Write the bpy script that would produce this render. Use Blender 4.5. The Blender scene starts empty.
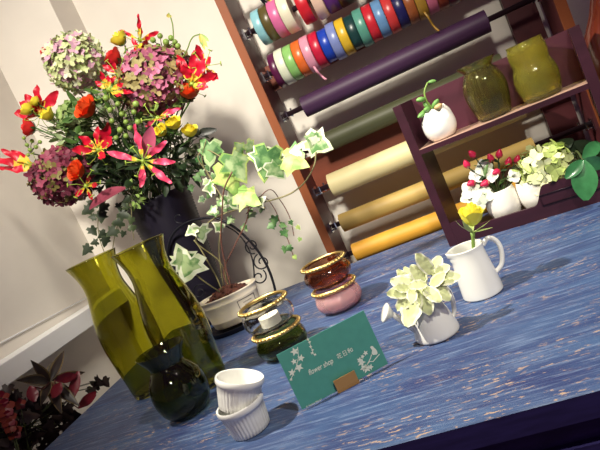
import bpy, math, random
from mathutils import Vector, Matrix, Quaternion
V = Vector
sc = bpy.context.scene
C = sc.collection
PI = math.pi
R = math.radians

# ------------------------------------------------------------------ camera
TZ = 0.75                                   # table top
CAM = V((0, 0, TZ + 0.25))
YAW, PIT, ROL, F = R(-16.67), R(7.253), R(-24.25), 560.0
fwd = V((math.sin(YAW) * math.cos(PIT), math.cos(YAW) * math.cos(PIT), -math.sin(PIT)))
rt0 = V((math.cos(YAW), -math.sin(YAW), 0))
up0 = rt0.cross(fwd)
RT = math.cos(ROL) * rt0 + math.sin(ROL) * up0
UP = -math.sin(ROL) * rt0 + math.cos(ROL) * up0
cd = bpy.data.cameras.new('camera')
cam = bpy.data.objects.new('camera', cd)
C.objects.link(cam)
M4 = Matrix((RT, UP, -fwd)).transposed().to_4x4()
M4.translation = CAM
cam.matrix_world = M4
cd.sensor_width = 36
cd.lens = 36 * F / 600
cd.clip_start = 0.02
sc.camera = cam

# ------------------------------------------------------------------ world, lamps, exposure
w = bpy.data.worlds.new('world'); sc.world = w
w.use_nodes = True
bg = w.node_tree.nodes['Background']
bg.inputs[0].default_value = (0.52, 0.25, 0.46, 1)
bg.inputs[1].default_value = 0.115
sc.view_settings.view_transform = 'Standard'
sc.view_settings.look = 'None'
sc.view_settings.gamma = 1
sc.view_settings.exposure = 0.55
sc.view_settings.use_curve_mapping = False

def spot(name, loc, aim, power, size, col, blend=0.6, rad=0.03):
    d = bpy.data.lights.new(name, 'SPOT')
    d.energy = power; d.spot_size = R(size); d.spot_blend = blend; d.color = col
    d.shadow_soft_size = rad
    o = bpy.data.objects.new(name, d); C.objects.link(o)
    o.location = loc
    o.rotation_euler = (V(aim) - V(loc)).to_track_quat('-Z', 'Y').to_euler()
    return o
WARM = (1.0, 0.93, 0.79)
spot('ceiling_or_fill_spot', (-0.75, 0.45, 1.95), (0.05, 0.75, 0.75), 88, 46, WARM, 0.8)
spot('ceiling_or_fill_spot', (0.75, -0.10, 2.45), (-0.02, 0.62, 0.75), 70, 32, WARM, 0.8)
spot('ceiling_or_fill_spot', (-0.10, -1.10, 2.35), (-0.46, 1.10, 1.20), 215, 35, WARM, 1.0, 0.15)
spot('ceiling_or_fill_spot', (0.20, -0.70, 2.05), (0.06, 0.88, 0.82), 42, 20, WARM, 0.8)  # added fill, brightens the display shelf and its lower flowers
spot('ceiling_or_fill_spot', (0.05, -0.40, 2.25), (-0.36, 1.25, 0.98), 36, 24, WARM, 0.8, 0.10)  # added fill for the wall behind the ivy

spot('ceiling_or_fill_spot', (0.10, 0.30, 2.40), (-0.845, 0.95, 1.02), 34, 22, WARM, 0.9, 0.15)  # another added fill, lifts the lower left wall

# ------------------------------------------------------------------ placing helpers
def at(px, py, Y):
    """world point at depth Y along the sight line"""
    d = fwd + RT * ((px - 300) / F) - UP * ((py - 225) / F)
    return CAM + d * (Y / d.y)
def tab(px, py, z=TZ):
    d = fwd + RT * ((px - 300) / F) - UP * ((py - 225) / F)
    return CAM + d * ((z - CAM.z) / d.z)

# ------------------------------------------------------------------ materials
def srgb(r, g, b):
    f = lambda c: (c / 255 / 12.92) if c / 255 <= 0.04045 else ((c / 255 + 0.055) / 1.055) ** 2.4
    return (f(r), f(g), f(b), 1)
MATS = {}
def mat(name, col, rough=0.6, metal=0.0, noise=0.0, nscale=30, spec=0.5, sub=0.0, trans=0.0, ior=1.45, bump=0.0, sheen=0.0, stretch=(1, 1, 1), coat=0.0):
    if name in MATS: return MATS[name]
    m = bpy.data.materials.new(name); m.use_nodes = True
    nt = m.node_tree; b = nt.nodes['Principled BSDF']
    c = srgb(*col)
    b.inputs['Base Color'].default_value = c
    b.inputs['Roughness'].default_value = rough
    b.inputs['Metallic'].default_value = metal
    b.inputs['Specular IOR Level'].default_value = spec
    b.inputs['Transmission Weight'].default_value = trans
    b.inputs['IOR'].default_value = ior
    b.inputs['Coat Weight'].default_value = coat
    if sub:
        b.inputs['Subsurface Weight'].default_value = sub
        b.inputs['Subsurface Radius'].default_value = (0.004, 0.003, 0.002)
        b.inputs['Subsurface Scale'].default_value = 1.0
    if noise or bump:
        tc = nt.nodes.new('ShaderNodeTexCoord'); mp = nt.nodes.new('ShaderNodeMapping')
        mp.inputs['Scale'].default_value = stretch
        n = nt.nodes.new('ShaderNodeTexNoise'); n.inputs['Scale'].default_value = nscale
        n.inputs['Detail'].default_value = 6
        nt.links.new(tc.outputs['Object'], mp.inputs[0]); nt.links.new(mp.outputs[0], n.inputs['Vector'])
        if noise:
            r = nt.nodes.new('ShaderNodeValToRGB')
            lo = [max(0, x * (1 - noise)) for x in c[:3]]; hi = [min(1, x * (1 + noise)) for x in c[:3]]
            r.color_ramp.elements[0].position = 0.3; r.color_ramp.elements[1].position = 0.7
            r.color_ramp.elements[0].color = (*lo, 1); r.color_ramp.elements[1].color = (*hi, 1)
            nt.links.new(n.outputs['Fac'], r.inputs[0]); nt.links.new(r.outputs[0], b.inputs['Base Color'])
        if bump:
            bp = nt.nodes.new('ShaderNodeBump'); bp.inputs['Strength'].default_value = bump; bp.inputs['Distance'].default_value = 0.003
            nt.links.new(n.outputs['Fac'], bp.inputs['Height']); nt.links.new(bp.outputs[0], b.inputs['Normal'])
    MATS[name] = m
    return m

def table_mat():
    m = bpy.data.materials.new('weathered_blue_paint'); m.use_nodes = True
    nt = m.node_tree; b = nt.nodes['Principled BSDF']; L = nt.links.new
    tc = nt.nodes.new('ShaderNodeTexCoord')
    def noise(scale, stretch, detail=6, rough=0.6):
        mp = nt.nodes.new('ShaderNodeMapping'); mp.inputs['Scale'].default_value = stretch
        n = nt.nodes.new('ShaderNodeTexNoise'); n.inputs['Scale'].default_value = scale; n.inputs['Detail'].default_value = detail; n.inputs['Roughness'].default_value = rough
        L(tc.outputs['Object'], mp.inputs[0]); L(mp.outputs[0], n.inputs['Vector']); return n.outputs['Fac']
    def ramp(fac, p0, c0, p1, c1):
        r = nt.nodes.new('ShaderNodeValToRGB')
        r.color_ramp.elements[0].position = p0; r.color_ramp.elements[0].color = c0
        r.color_ramp.elements[1].position = p1; r.color_ramp.elements[1].color = c1
        L(fac, r.inputs[0]); return r.outputs[0]
    def mix(fac, a, bb):
        x = nt.nodes.new('ShaderNodeMix'); x.data_type = 'RGBA'
        L(fac, x.inputs['Factor']); L(a, x.inputs['A']); L(bb, x.inputs['B']); return x.outputs['Result']
    def mul(a, bb):
        x = nt.nodes.new('ShaderNodeMath'); x.operation = 'MULTIPLY'; L(a, x.inputs[0]); L(bb, x.inputs[1]); return x.outputs[0]
    W0, W1 = (0, 0, 0, 1), (1, 1, 1, 1)
    base = ramp(noise(9, (1, 5, 1)), 0.3, srgb(36, 48, 96), 0.72, srgb(66, 92, 132))
    streak = ramp(noise(16, (1, 14, 1), 8, 0.7), 0.50, W0, 0.72, W1)
    pale = nt.nodes.new('ShaderNodeRGB'); pale.outputs[0].default_value = srgb(140, 160, 190)
    half = nt.nodes.new('ShaderNodeMath'); half.operation = 'MULTIPLY'; half.inputs[1].default_value = 0.6; L(streak, half.inputs[0])
    c1 = mix(half.outputs[0], base, pale.outputs[0])
    chips = ramp(noise(85, (1, 3.2, 1), 5, 0.65), 0.575, W0, 0.625, W1)
    area = ramp(noise(6, (1, 3.5, 1), 4), 0.44, W0, 0.60, W1)
    tan = nt.nodes.new('ShaderNodeRGB'); tan.outputs[0].default_value = srgb(172, 146, 126)
    c2 = mix(mul(chips, area), c1, tan.outputs[0])
    dk = ramp(noise(45, (1, 9, 1), 6, 0.7), 0.62, W0, 0.74, W1)
    dark = nt.nodes.new('ShaderNodeRGB'); dark.outputs[0].default_value = srgb(36, 46, 100)
    c3 = mix(dk, c2, dark.outputs[0])
    L(c3, b.inputs['Base Color'])
    b.inputs['Roughness'].default_value = 0.5
    bp = nt.nodes.new('ShaderNodeBump'); bp.inputs['Strength'].default_value = 0.25; bp.inputs['Distance'].default_value = 0.002
    L(noise(60, (1, 8, 1)), bp.inputs['Height']); L(bp.outputs[0], b.inputs['Normal'])
    return m

# ------------------------------------------------------------------ mesh builder
class MB:
    def __init__(s): s.v = []; s.f = []; s.m = []
    def add(s, vs, fs, mi=0):
        k = len(s.v); s.v += [tuple(x) for x in vs]
        for f in fs:
            s.f.append(tuple(i + k for i in f)); s.m.append(mi)
    def box(s, lo, hi, mi=0, X=None):
        x0, y0, z0 = lo; x1, y1, z1 = hi
        vs = [V(p) for p in ((x0,y0,z0),(x1,y0,z0),(x1,y1,z0),(x0,y1,z0),(x0,y0,z1),(x1,y0,z1),(x1,y1,z1),(x0,y1,z1))]
        if X: vs = [X @ p for p in vs]
        s.add(vs, [(3,2,1,0),(4,5,6,7),(0,1,5,4),(1,2,6,5),(2,3,7,6),(3,0,4,7)], mi)
    def tube(s, pts, r, n=8, mi=0, cap=True, closed=False):
        pts = [V(p) for p in pts]; N = len(pts)
        rs = r if isinstance(r, (list, tuple)) else [r] * N
        rings = []; prev = None
        for i, p in enumerate(pts):
            if closed: t = pts[(i + 1) % N] - pts[i - 1]
            else: t = pts[min(i + 1, N - 1)] - pts[max(i - 1, 0)]
            t = t.normalized() if t.length > 1e-9 else V((0, 0, 1))
            if prev is None: a = t.orthogonal().normalized()
            else:
                a = prev - t * prev.dot(t)
                a = a.normalized() if a.length > 1e-6 else t.orthogonal().normalized()
            prev = a; b = t.cross(a)
            rings.append([p + (a * math.cos(q * 2 * PI / n) + b * math.sin(q * 2 * PI / n)) * rs[i] for q in range(n)])
        vs = [x for rg in rings for x in rg]; fs = []
        for i in range(N if closed else N - 1):
            j = (i + 1) % N
            for q in range(n):
                q2 = (q + 1) % n
                fs.append((i*n+q, i*n+q2, j*n+q2, j*n+q))
        if cap and not closed:
            fs.append(tuple(range(n - 1, -1, -1))); fs.append(tuple((N-1)*n + q for q in range(n)))
        s.add(vs, fs, mi)
    def lathe(s, prof, n=40, mi=0, X=None, rib=None, sx=1, sy=1, wob=None):
        """prof: (r, z) list; rib(theta, k) multiplies the radius"""
        k = len(s.v); rows = []
        vs = []
        for i, (r, z) in enumerate(prof):
            if r < 1e-7: vs.append(V((0, 0, z))); rows.append([len(vs) - 1])
            else:
                row = []
                for q in range(n):
                    th = 2 * PI * q / n
                    rr = r * (rib(th, i) if rib else 1)
                    zz = z + (wob(th, i) if wob else 0)
                    vs.append(V((rr * math.cos(th) * sx, rr * math.sin(th) * sy, zz))); row.append(len(vs) - 1)
                rows.append(row)
        fs = []
        for a, b in zip(rows, rows[1:]):
            if len(a) == 1 and len(b) == 1: continue
            for q in range(n):
                q2 = (q + 1) % n
                if len(a) == 1: fs.append((a[0], b[q2], b[q]))
                elif len(b) == 1: fs.append((a[q], a[q2], b[0]))
                else: fs.append((a[q], a[q2], b[q2], b[q]))
        if X: vs = [X @ p for p in vs]
        s.add(vs, fs, mi)
    def ball(s, c, r, mi=0, n=10, sz=1.0, X=None):
        prof = [(math.sin(PI * i / n) * r, -math.cos(PI * i / n) * r * sz) for i in range(n + 1)]
        prof[0] = (0, -r * sz); prof[-1] = (0, r * sz)
        s.lathe(prof, n + 2, mi, (X or Matrix()) if c is None else Matrix.Translation(V(c)) @ (X or Matrix()))
    def blade(s, p, d, up, L, W, prof, bend=0.0, fold=0.0, wave=0.0, n=6, mats=None, twist=0.0, edge=None, wf=3.0):
        """a petal or leaf: n cells long, 4 verts across, bending towards up for bend>0. mats(t) or edge mat"""
        p = V(p); d = V(d).normalized(); u = V(up); u = (u - d * u.dot(d))
        u = u.normalized() if u.length > 1e-6 else d.orthogonal().normalized()
        side = d.cross(u)
        vs = []; c = p.copy(); ph = random.random() * 6
        for i in range(n + 1):
            t = i / n; a = bend * t
            dd = d * math.cos(a) + u * math.sin(a); uu = u * math.cos(a) - d * math.sin(a)
            tw = twist * t
            sd = side * math.cos(tw) + uu * math.sin(tw); un = uu * math.cos(tw) - side * math.sin(tw)
            wd = W * prof(t) / 2
            for j, x in enumerate((-1, -0.72, 0, 0.72, 1)):
                wv = wave * L * math.sin(wf * 2 * PI * t + ph + (0 if x < 0 else 2)) * abs(x)
                vs.append(c + sd * (wd * x) + un * (fold * wd * abs(x) + wv))
            c = c + dd * (L / n)
        fs0 = []; fe = []
        k = len(s.v); s.v += [tuple(x) for x in vs]
        for i in range(n):
            for j in range(4):
                s.f.append((k+i*5+j, k+i*5+j+1, k+(i+1)*5+j+1, k+(i+1)*5+j))
                mi = mats((i + 0.5) / n) if callable(mats) else (mats or 0)
                if edge is not None and j in (0, 3) and (not callable(mats) or i / n < .5): mi = edge
                s.m.append(mi)
        return c
    def build(s, name, mats, parent=None, smooth=True, loc=None, auto=None, solid=0):
        me = bpy.data.meshes.new(name)
        org = V(loc) if loc is not None else V((0, 0, 0))
        me.from_pydata([tuple(V(x) - org) for x in s.v] if loc is not None and parent is None else s.v, [], s.f)
        if not isinstance(mats, (list, tuple)): mats = [mats]
        for m in mats: me.materials.append(m)
        me.polygons.foreach_set('material_index', s.m)
        me.polygons.foreach_set('use_smooth', [smooth] * len(me.polygons))
        if smooth and auto is not None:
            me.set_sharp_from_angle(angle=R(auto))
        me.update()
        o = bpy.data.objects.new(name, me); C.objects.link(o)
        if loc is not None and parent is None: o.location = org
        if parent is not None: o.parent = parent
        if solid:
            md = o.modifiers.new('thickness', 'SOLIDIFY'); md.thickness = solid; md.offset = 0
        return o

def tag(o, label=None, cat=None, group=None, kind=None):
    if label: o['label'] = label
    if cat: o['category'] = cat
    if group: o['group'] = group
    if kind: o['kind'] = kind
    return o
def thing(name, loc, label, cat, group=None, rz=0.0, rot=None):
    o = bpy.data.objects.new(name, None); C.objects.link(o)
    o.empty_display_size = 0.02
    o.location = loc; o.rotation_euler = rot if rot else (0, 0, rz)
    return tag(o, label, cat, group)
def struct(o): o['kind'] = 'structure'; return o
def rnd(a, b): return random.uniform(a, b)
def rvec():
    while True:
        v = V((rnd(-1, 1), rnd(-1, 1), rnd(-1, 1)))
        if 0.05 < v.length < 1: return v.normalized()
def curve3(pts, n=8):
    """smooth polyline (Catmull-Rom) through points"""
    P = [V(p) for p in pts]; P = [P[0] * 2 - P[1]] + P + [P[-1] * 2 - P[-2]]; out = []
    for i in range(1, len(P) - 2):
        for k in range(n):
            t = k / n; a, b, c, d = P[i-1], P[i], P[i+1], P[i+2]
            out.append(0.5 * ((2*b) + (c-a)*t + (2*a-5*b+4*c-d)*t*t + (3*b-a-3*c+d)*t**3))
    out.append(P[-2]); return out
leafp = lambda t: max(0.04, math.sin(PI * min(1, t * 0.93 + 0.03)) ** 0.8)
ovalp = lambda t: max(0.05, math.sin(PI * (t * 0.9 + 0.08)) ** 0.6)
lancep = lambda t: max(0.03, (math.sin(PI * (t ** 0.8) * 0.97 + 0.05)))
petalp = lambda t: max(0.15, math.sin(PI * (0.12 + t * 0.80)) ** 0.7)

# ================================================================== SETTING
wall_m = mat('wall_paper', (234, 228, 218), 0.85, noise=0.03, nscale=12, bump=0.15)
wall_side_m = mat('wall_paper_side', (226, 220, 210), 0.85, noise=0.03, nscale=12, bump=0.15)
floor_m = mat('floor_boards', (92, 70, 62), 0.6, noise=0.25, nscale=8, stretch=(1, 8, 1))
white_trim = mat('white_trim', (242, 243, 244), 0.5)
WB = 1.25
b = MB(); b.box((-1.0, -0.6, -0.05), (1.6, WB, 0)); struct(b.build('floor', floor_m, smooth=False))
b = MB(); b.box((-1.0, WB, 0), (1.6, WB + 0.05, 2.7)); struct(b.build('wall_back', wall_m, smooth=False))
b = MB(); b.box((-0.90, -0.2, 0), (-0.845, WB, 2.7)); struct(b.build('wall_left', wall_side_m, smooth=False))
b = MB(); b.box((-0.845, 1.155, 0), (-0.656, WB, 2.7)); struct(b.build('wall_column', wall_m, smooth=False))
b = MB(); b.box((-0.845, 0.35, TZ + 0.087), (-0.800, 1.152, TZ + 0.124))
o = b.build('trim_1', white_trim, smooth=False); struct(o)
bv = o.modifiers.new('b', 'BEVEL'); bv.width = 0.0015
b = MB(); b.tube([(-0.843, 0.5, TZ + 0.163), (-0.843, 1.15, TZ + 0.135)], 0.0016, 6)
struct(b.build('trim_2', white_trim))

# ================================================================== TABLE
paint = table_mat()
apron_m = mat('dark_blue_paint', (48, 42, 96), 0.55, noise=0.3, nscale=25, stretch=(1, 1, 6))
XL, XR, YF, YB = -0.689, 0.62, 0.409, 1.060
t = thing('table', (-0.03, 0.73, 0), 'blue weathered wooden table with chipped plank top under all the flowers', 'table')
def T0(x, y, z): return (x + 0.03, y - 0.73, z)
b = MB()
ny = 4
for i in range(ny):
    y0 = YF + (YB - YF) * i / ny; y1 = YF + (YB - YF) * (i + 1) / ny - 0.0012
    g = 0.0012
    x0, x1 = XL, XR
    lo = T0(x0, y0, TZ - 0.022); hi = T0(x1, y1, TZ)
    vs = [(lo[0],lo[1],lo[2]),(hi[0],lo[1],lo[2]),(hi[0],hi[1],lo[2]),(lo[0],hi[1],lo[2]),
          (lo[0],lo[1],hi[2]-g),(hi[0],lo[1],hi[2]-g),(hi[0],hi[1],hi[2]-g),(lo[0],hi[1],hi[2]-g),
          (lo[0]+g,lo[1]+g,hi[2]),(hi[0]-g,lo[1]+g,hi[2]),(hi[0]-g,hi[1]-g,hi[2]),(lo[0]+g,hi[1]-g,hi[2])]
    b.add(vs, [(3,2,1,0),(8,9,10,11),(1,2,6,5),(2,3,7,6),(3,0,4,7),(4,5,9,8),(5,6,10,9),(6,7,11,10),(7,4,8,11)])
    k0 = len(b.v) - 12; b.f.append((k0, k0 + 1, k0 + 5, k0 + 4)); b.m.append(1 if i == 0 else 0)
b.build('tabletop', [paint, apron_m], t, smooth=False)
b = MB(); b.box(T0(XL + .02, YF + .012, TZ - .16), T0(XR - .02, YF + .03, TZ - .0225))
b.box(T0(XL + .02, YB - .03, TZ - .16), T0(XR - .02, YB - .012, TZ - .0225))
b.box(T0(XL + .02, YF + .03, TZ - .16), T0(XL + .038, YB - .03, TZ - .0225))
b.box(T0(XR - .038, YF + .03, TZ - .16), T0(XR - .02, YB - .03, TZ - .0225))
b.build('apron', apron_m, t, smooth=False)
b = MB(); b.box(T0(XL + .06, YF + .004, TZ - .15), T0(XR - .06, YF + .0118, TZ - .045)); dr = b.build('drawer', apron_m, t, smooth=False)
for x in (XL + .04, XR - .09):
    for y in (YF + .035, YB - .085):
        b = MB(); b.box(T0(x, y, 0), T0(x + .05, y + .05, TZ - .0225)); b.build('leg', apron_m, t, smooth=False)

# ================================================================== RIBBON RACK
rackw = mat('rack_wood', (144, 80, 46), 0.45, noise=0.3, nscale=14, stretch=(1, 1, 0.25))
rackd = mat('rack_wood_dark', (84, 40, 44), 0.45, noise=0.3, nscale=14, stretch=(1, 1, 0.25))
railw = mat('rail_wood', (120, 62, 44), 0.4, noise=0.4, nscale=16, stretch=(0.25, 1, 1))
chrome = mat('chrome', (200, 200, 205), 0.2, metal=1)
rodm = mat('dark_rod', (52, 36, 44), 0.4, metal=0.3)
YR = 1.12; YRod = 1.165
t = thing('ribbon_rack', (-0.01, 1.17, 0), 'tall wooden rack holding rows of ribbon spools and paper rolls against the wall', 'rack')
def K0(x, y, z): return (x + 0.01, y - 1.17, z)
XA, XBp = -0.306, 0.277
def post(x0, x1, front):
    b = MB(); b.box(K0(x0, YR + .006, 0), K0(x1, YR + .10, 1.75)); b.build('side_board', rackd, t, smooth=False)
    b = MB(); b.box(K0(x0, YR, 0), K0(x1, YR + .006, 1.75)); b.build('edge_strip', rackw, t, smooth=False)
post(XA, XA + .018, True); post(XBp - .018, XBp, True)
for z, hgt in ((0.408, .055), (0.180, .085), (0.70, .05), (-.10, .08)):
    b = MB(); b.box(K0(XA + .018, YR + .083, TZ + z - hgt / 2), K0(XBp - .018, YR + .098, TZ + z + hgt / 2))
    b.build('rail', railw, t, smooth=False)
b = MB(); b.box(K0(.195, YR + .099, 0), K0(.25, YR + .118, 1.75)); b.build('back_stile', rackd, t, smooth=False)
rows = [0.598, 0.505, 0.412, 0.322, 0.237, 0.150, 0.066, -0.004]
for z in rows:
    for sx, x in ((1, XA + .018), (-1, XBp - .018)):
        b = MB()
        zz = TZ + z
        b.box(K0(min(x, x + sx * .003), YRod - .012, zz - .012), K0(max(x, x + sx * .003), YRod + .012, zz + .010))
        pts = [K0(x + sx * (.003 + .0), YRod, zz - .008), K0(x + sx * .014, YRod, zz - .008), K0(x + sx * .014, YRod - .009, zz - .004), K0(x + sx * .014, YRod - .010, zz + .008)]
        b.tube(pts, .0022, 6)
        pts = [K0(x + sx * .004, YRod, zz + .004), K0(x + sx * .022, YRod + .009, zz - .0065), K0(x + sx * .022, YRod + .0095, zz + .010)]
        b.tube(pts, .0022, 6)
        b.build('bracket', chrome, t, smooth=False)
rowname = ['topmost', 'upper ribbon', 'lower ribbon', 'dark purple roll', 'dark green roll', 'cream roll', 'mustard roll', 'orange yellow roll']
for z, nm in zip(rows, rowname):
    b = MB(); b.tube([(XA + .022, YRod, TZ + z), (XBp - .022, YRod, TZ + z)], .0055, 10)
    o = b.build('hanging_rod', rodm, loc=((XA + XBp) / 2, YRod, TZ + z))
    tag(o, f'thin dark rod through the {nm} row of the wooden rack' if nm.endswith('ribbon') or nm == 'topmost' else f'thin dark rod carrying the {nm} on the wooden rack', 'rod', 'rods of the ribbon rack')
HUES = {'light blue': (140, 196, 206), 'olive': (92, 80, 44), 'pink': (216, 110, 160), 'cream': (232, 226, 200), 'red': (206, 34, 48),
        'pale peach': (230, 196, 176), 'purple': (92, 40, 116), 'dark maroon': (74, 26, 34), 'dark plum': (88, 26, 66), 'ivory': (226, 232, 206),
        'light green': (140, 194, 110), 'orange': (226, 108, 44), 'pale pink': (222, 150, 172), 'crimson': (196, 30, 62), 'royal blue': (28, 66, 178),
        'lavender blue': (126, 140, 196), 'golden yellow': (222, 182, 48), 'dark green': (26, 62, 62), 'teal green': (92, 158, 140),
        'scarlet': (206, 40, 54), 'sky blue': (110, 156, 204), 'coral red': (214, 62, 62), 'navy': (34, 34, 92), 'copper': (164, 92, 50),
        'gold': (176, 136, 52), 'rose': (206, 112, 140), 'rust': (140, 58, 36), 'black': (26, 20, 26), 'yellow': (200, 176, 40), 'violet': (120, 84, 150), 'wine': (96, 22, 50), 'brown': (92, 54, 44)}
core_m = mat('spool_core', (206, 190, 170), 0.7)
def spool(x, wd, z, r, hue, label, tail=None):
    hm = mat('satin_' + hue.replace(' ', '_'), HUES[hue], 0.32, spec=0.6, noise=0.10, nscale=60, stretch=(0.3, 1, 1))
    c = V((x, YRod, TZ + z))
    tt = thing('ribbon_spool', c, label, 'ribbon spool', 'satin ribbon spools on the rack')
    X = Matrix.Rotation(PI / 2, 4, 'Y')
    b = MB(); h = wd / 2
    b.lathe([(.0135, -h), (r - .001, -h), (r, -h + .0012), (r, h - .0012), (r - .001, h), (.0135, h)], 40, X=X)
    b.build('ribbon', hm, tt, auto=40)
    b = MB(); b.lathe([(.006, -h), (.0134, -h), (.0134, h), (.006, h), (.006, -h)], 20, X=X); b.build('core', core_m, tt, auto=40)
    if tail:
        b = MB(); ln, wt = tail
        pts = [V((0, -r * .7, -r * .75)), V((0.003, -r * .75, -r * 1.1)), V((.006, -r * .5, -r * 1.1 - ln * .5)), V((.012, -r * .6, -r * 1.1 - ln))]
        pts = curve3(pts, 5); vs = []
        for p in pts: vs += [p + V((-wt / 2, 0, 0)), p + V((wt / 2, 0, 0))]
        b.add(vs, [(2*i, 2*i+1, 2*i+3, 2*i+2) for i in range(len(pts) - 1)])
        b.build('ribbon_tail', hm, tt, solid=.0004)
rB = ['dark plum', 'ivory', 'light green', 'orange', 'pale pink', 'crimson', 'royal blue', 'lavender blue', 'golden yellow', 'dark green', 'teal green',
      'scarlet', 'sky blue', 'coral red', 'navy', 'copper', 'gold', 'rose', 'rust', 'wine']
x = -0.262
for i, h in enumerate(rB):
    wd = .0193 if i else .015
    spool(x + wd / 2, wd - .0012, .412, .0365 + (.001 if i % 3 == 1 else 0) - (.003 if h in ('royal blue', 'dark green') else 0), h,
          f'{h} satin ribbon spool in the fuller lower ribbon row of the rack',
          {'pale pink': (.02, .005), 'gold': (.03, .004)}.get(h))
    x += wd
rA = [('light blue', .0185, .036), ('olive', .019, .036), ('pink', .021, .0385), ('cream', .023, .0395), (None, .013, 0), ('red', .024, .038), (None, .006, 0),
      ('pale peach', .022, .042), ('purple', .026, .040), ('dark maroon', .030, .040), (None, .012, 0), ('brown', .03, .038), ('black', .03, .038), (None, .02, 0), ('wine', .03, .038)]
x = -0.258
for h, wd, r in rA:
    if h: spool(x + wd / 2, wd - .0012, .503, r, h, f'{h} satin ribbon spool in the upper gappy ribbon row of the rack')
    x += wd
r0 = [('black', .012, .04), ('yellow', .012, .04), ('violet', .014, .04), (None, .02, 0), ('wine', .03, .04), ('rust', .03, .04), ('navy', .03, .04)]
x = -0.232
for h, wd, r in r0:
    if h: spool(x + wd / 2, wd - .0012, .598, r, h, f'{h} ribbon spool at the very top of the rack, cut by the frame', (.03, .008) if h in ('black', 'yellow', 'violet') else None)
    x += wd
for z, r, c, x0, x1, nm, lab in ((.322, .0205, (70, 42, 74), -.236, .152, 'purple', 'dark purple wrapping roll just under the ribbon spools'),
                      (.237, .0195, (74, 76, 52), -.236, .150, 'olive', 'dark green wrapping roll between the purple and the cream roll'),
                      (.150, .0235, (226, 212, 160), -.250, .155, 'cream', 'cream paper roll in the middle of the wooden rack'),
                      (.066, .0185, (190, 160, 92), -.262, .150, 'mustard', 'mustard paper roll below the thick cream roll'),
                      (-.004, .0185, (226, 168, 62), -.262, .155, 'yellow', 'orange yellow paper roll lowest on the rack behind the table edge')):
    m = mat('wrap_' + nm, c, 0.5, noise=0.08, nscale=20, stretch=(0.3, 1, 1))
    tt = thing('wrapping_roll', ((x0 + x1) / 2, YRod, TZ + z), lab, 'paper roll', 'wrapping rolls on the rack')
    h = (x1 - x0) / 2; X = Matrix.Rotation(PI / 2, 4, 'Y')
    b = MB(); b.lathe([(.0125, -h), (r, -h), (r, h), (.0125, h)], 32, X=X)
    vs = []
    for i in range(8):      # loose outer edge of the sheet
        a = R(200 + i * 9); rr = r + .0004 + .0003 * i
        for xx in (-h, h): vs.append((xx, math.cos(a) * rr, math.sin(a) * rr))
    b.add(vs, [(2*i, 2*i+1, 2*i+3, 2*i+2) for i in range(7)])
    b.build('paper', m, tt, auto=40)
    b = MB(); b.lathe([(.006, -h - .001), (.0124, -h - .001), (.0124, h + .001), (.006, h + .001), (.006, -h - .001)], 20, X=X); b.build('core', core_m, tt, auto=40)

# red-brown turned vase at the far right
amber = mat('redbrown_gloss', (92, 38, 24), 0.18, noise=0.35, nscale=18, coat=0.6)
b = MB()
b.lathe([(0, 0), (.06, 0), (.075, .02), (.092, .07), (.098, .12), (.095, .17), (.082, .215), (.062, .25), (.052, .275), (.056, .30), (.066, .32), (.062, .322), (.05, .30), (.045, .275), (.05, .25), (0, .2)], 48)
o = b.build('urn', amber); o.location = (.329, .985, TZ)
tag(o, 'glossy red-brown rounded urn beside the display shelf, cut off by the frame', 'urn')

# ================================================================== GLASS AND CERAMICS ON THE TABLE
def glass(name, col, rough=0.02, ior=1.45):
    return mat(name, col, rough, trans=1.0, ior=ior)
olive_g = glass('olive_glass', (200, 198, 92))
dark_g = glass('dark_green_glass', (146, 154, 84))
clear_g = glass('clear_glass', (250, 251, 246))
amberj_g = glass('brown_glass', (204, 146, 116))
pinkj_g = mat('pink_glass', (244, 200, 202), 0.08, trans=0.7, ior=1.4)
greenj_g = glass('green_jar_glass', (168, 176, 100))
topaz_g = mat('topaz_glass', (206, 206, 130), 0.02, trans=0.975)
yellow_g = mat('yellow_green_glass', (240, 236, 120), 0.02, trans=0.94, ior=1.45, bump=0.6, nscale=110)
porcelain = mat('white_porcelain', (238, 238, 232), 0.18, coat=0.3)
eggshell = mat('matt_white_ceramic', (236, 232, 222), 0.5)
goldm = mat('gold_rim', (226, 194, 124), 0.36, metal=1)

def shell(prof, wall, bottom=None):
    """closed glass wall from an outer profile, base first"""
    bt = bottom or wall * 1.6
    inner = [(max(r - wall, .001), max(z, prof[0][1] + bt)) for r, z in prof]
    inner = [q for i, q in enumerate(inner) if i == 0 or prof[i][1] > prof[0][1] + bt]
    r0, z0 = prof[0]
    inner[0] = (max(prof[1][0] - wall, .001), z0 + bt)
    return [(0, z0)] + prof + inner[::-1] + [(0, z0 + bt)]
def smooth_prof(pts, n=6):
    return [(p.x, p.z) for p in curve3([(r, 0, z) for r, z in pts], n)]

def tall_vase(px, py, label, s=1.0):
    p = tab(px, py)
    pr = smooth_prof([(.031, 0), (.0345, .004), (.037, .03), (.0415, .075), (.0425, .10), (.040, .128), (.033, .160), (.0295, .180), (.031, .200), (.0365, .218), (.0395, .226)])
    pr = [(r * s, z * s) for r, z in pr]
    b = MB(); b.lathe(shell(pr, .0016, .006), 56)
    o = b.build('glass_vase', olive_g); o.location = p
    return tag(o, label, 'vase', 'tall olive glass vases')
tall_vase(156, 388, 'tall olive glass vase standing leftmost on the table, nearest its left edge', 1.0)
tall_vase(206, 384, 'tall olive glass vase in front of the white planter, right of its twin', .97)
p = tab(191, 412)
pr = smooth_prof([(.018, 0), (.024, .002), (.033, .014), (.0365, .032), (.034, .050), (.026, .064), (.0225, .070), (.025, .078), (.031, .089), (.0325, .092)])
b = MB(); b.lathe(shell(pr, .0018, .005), 48)
o = b.build('bud_vase', dark_g); o.location = p
tag(o, 'small dark green glass vase with round belly and flared neck', 'vase')

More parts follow.
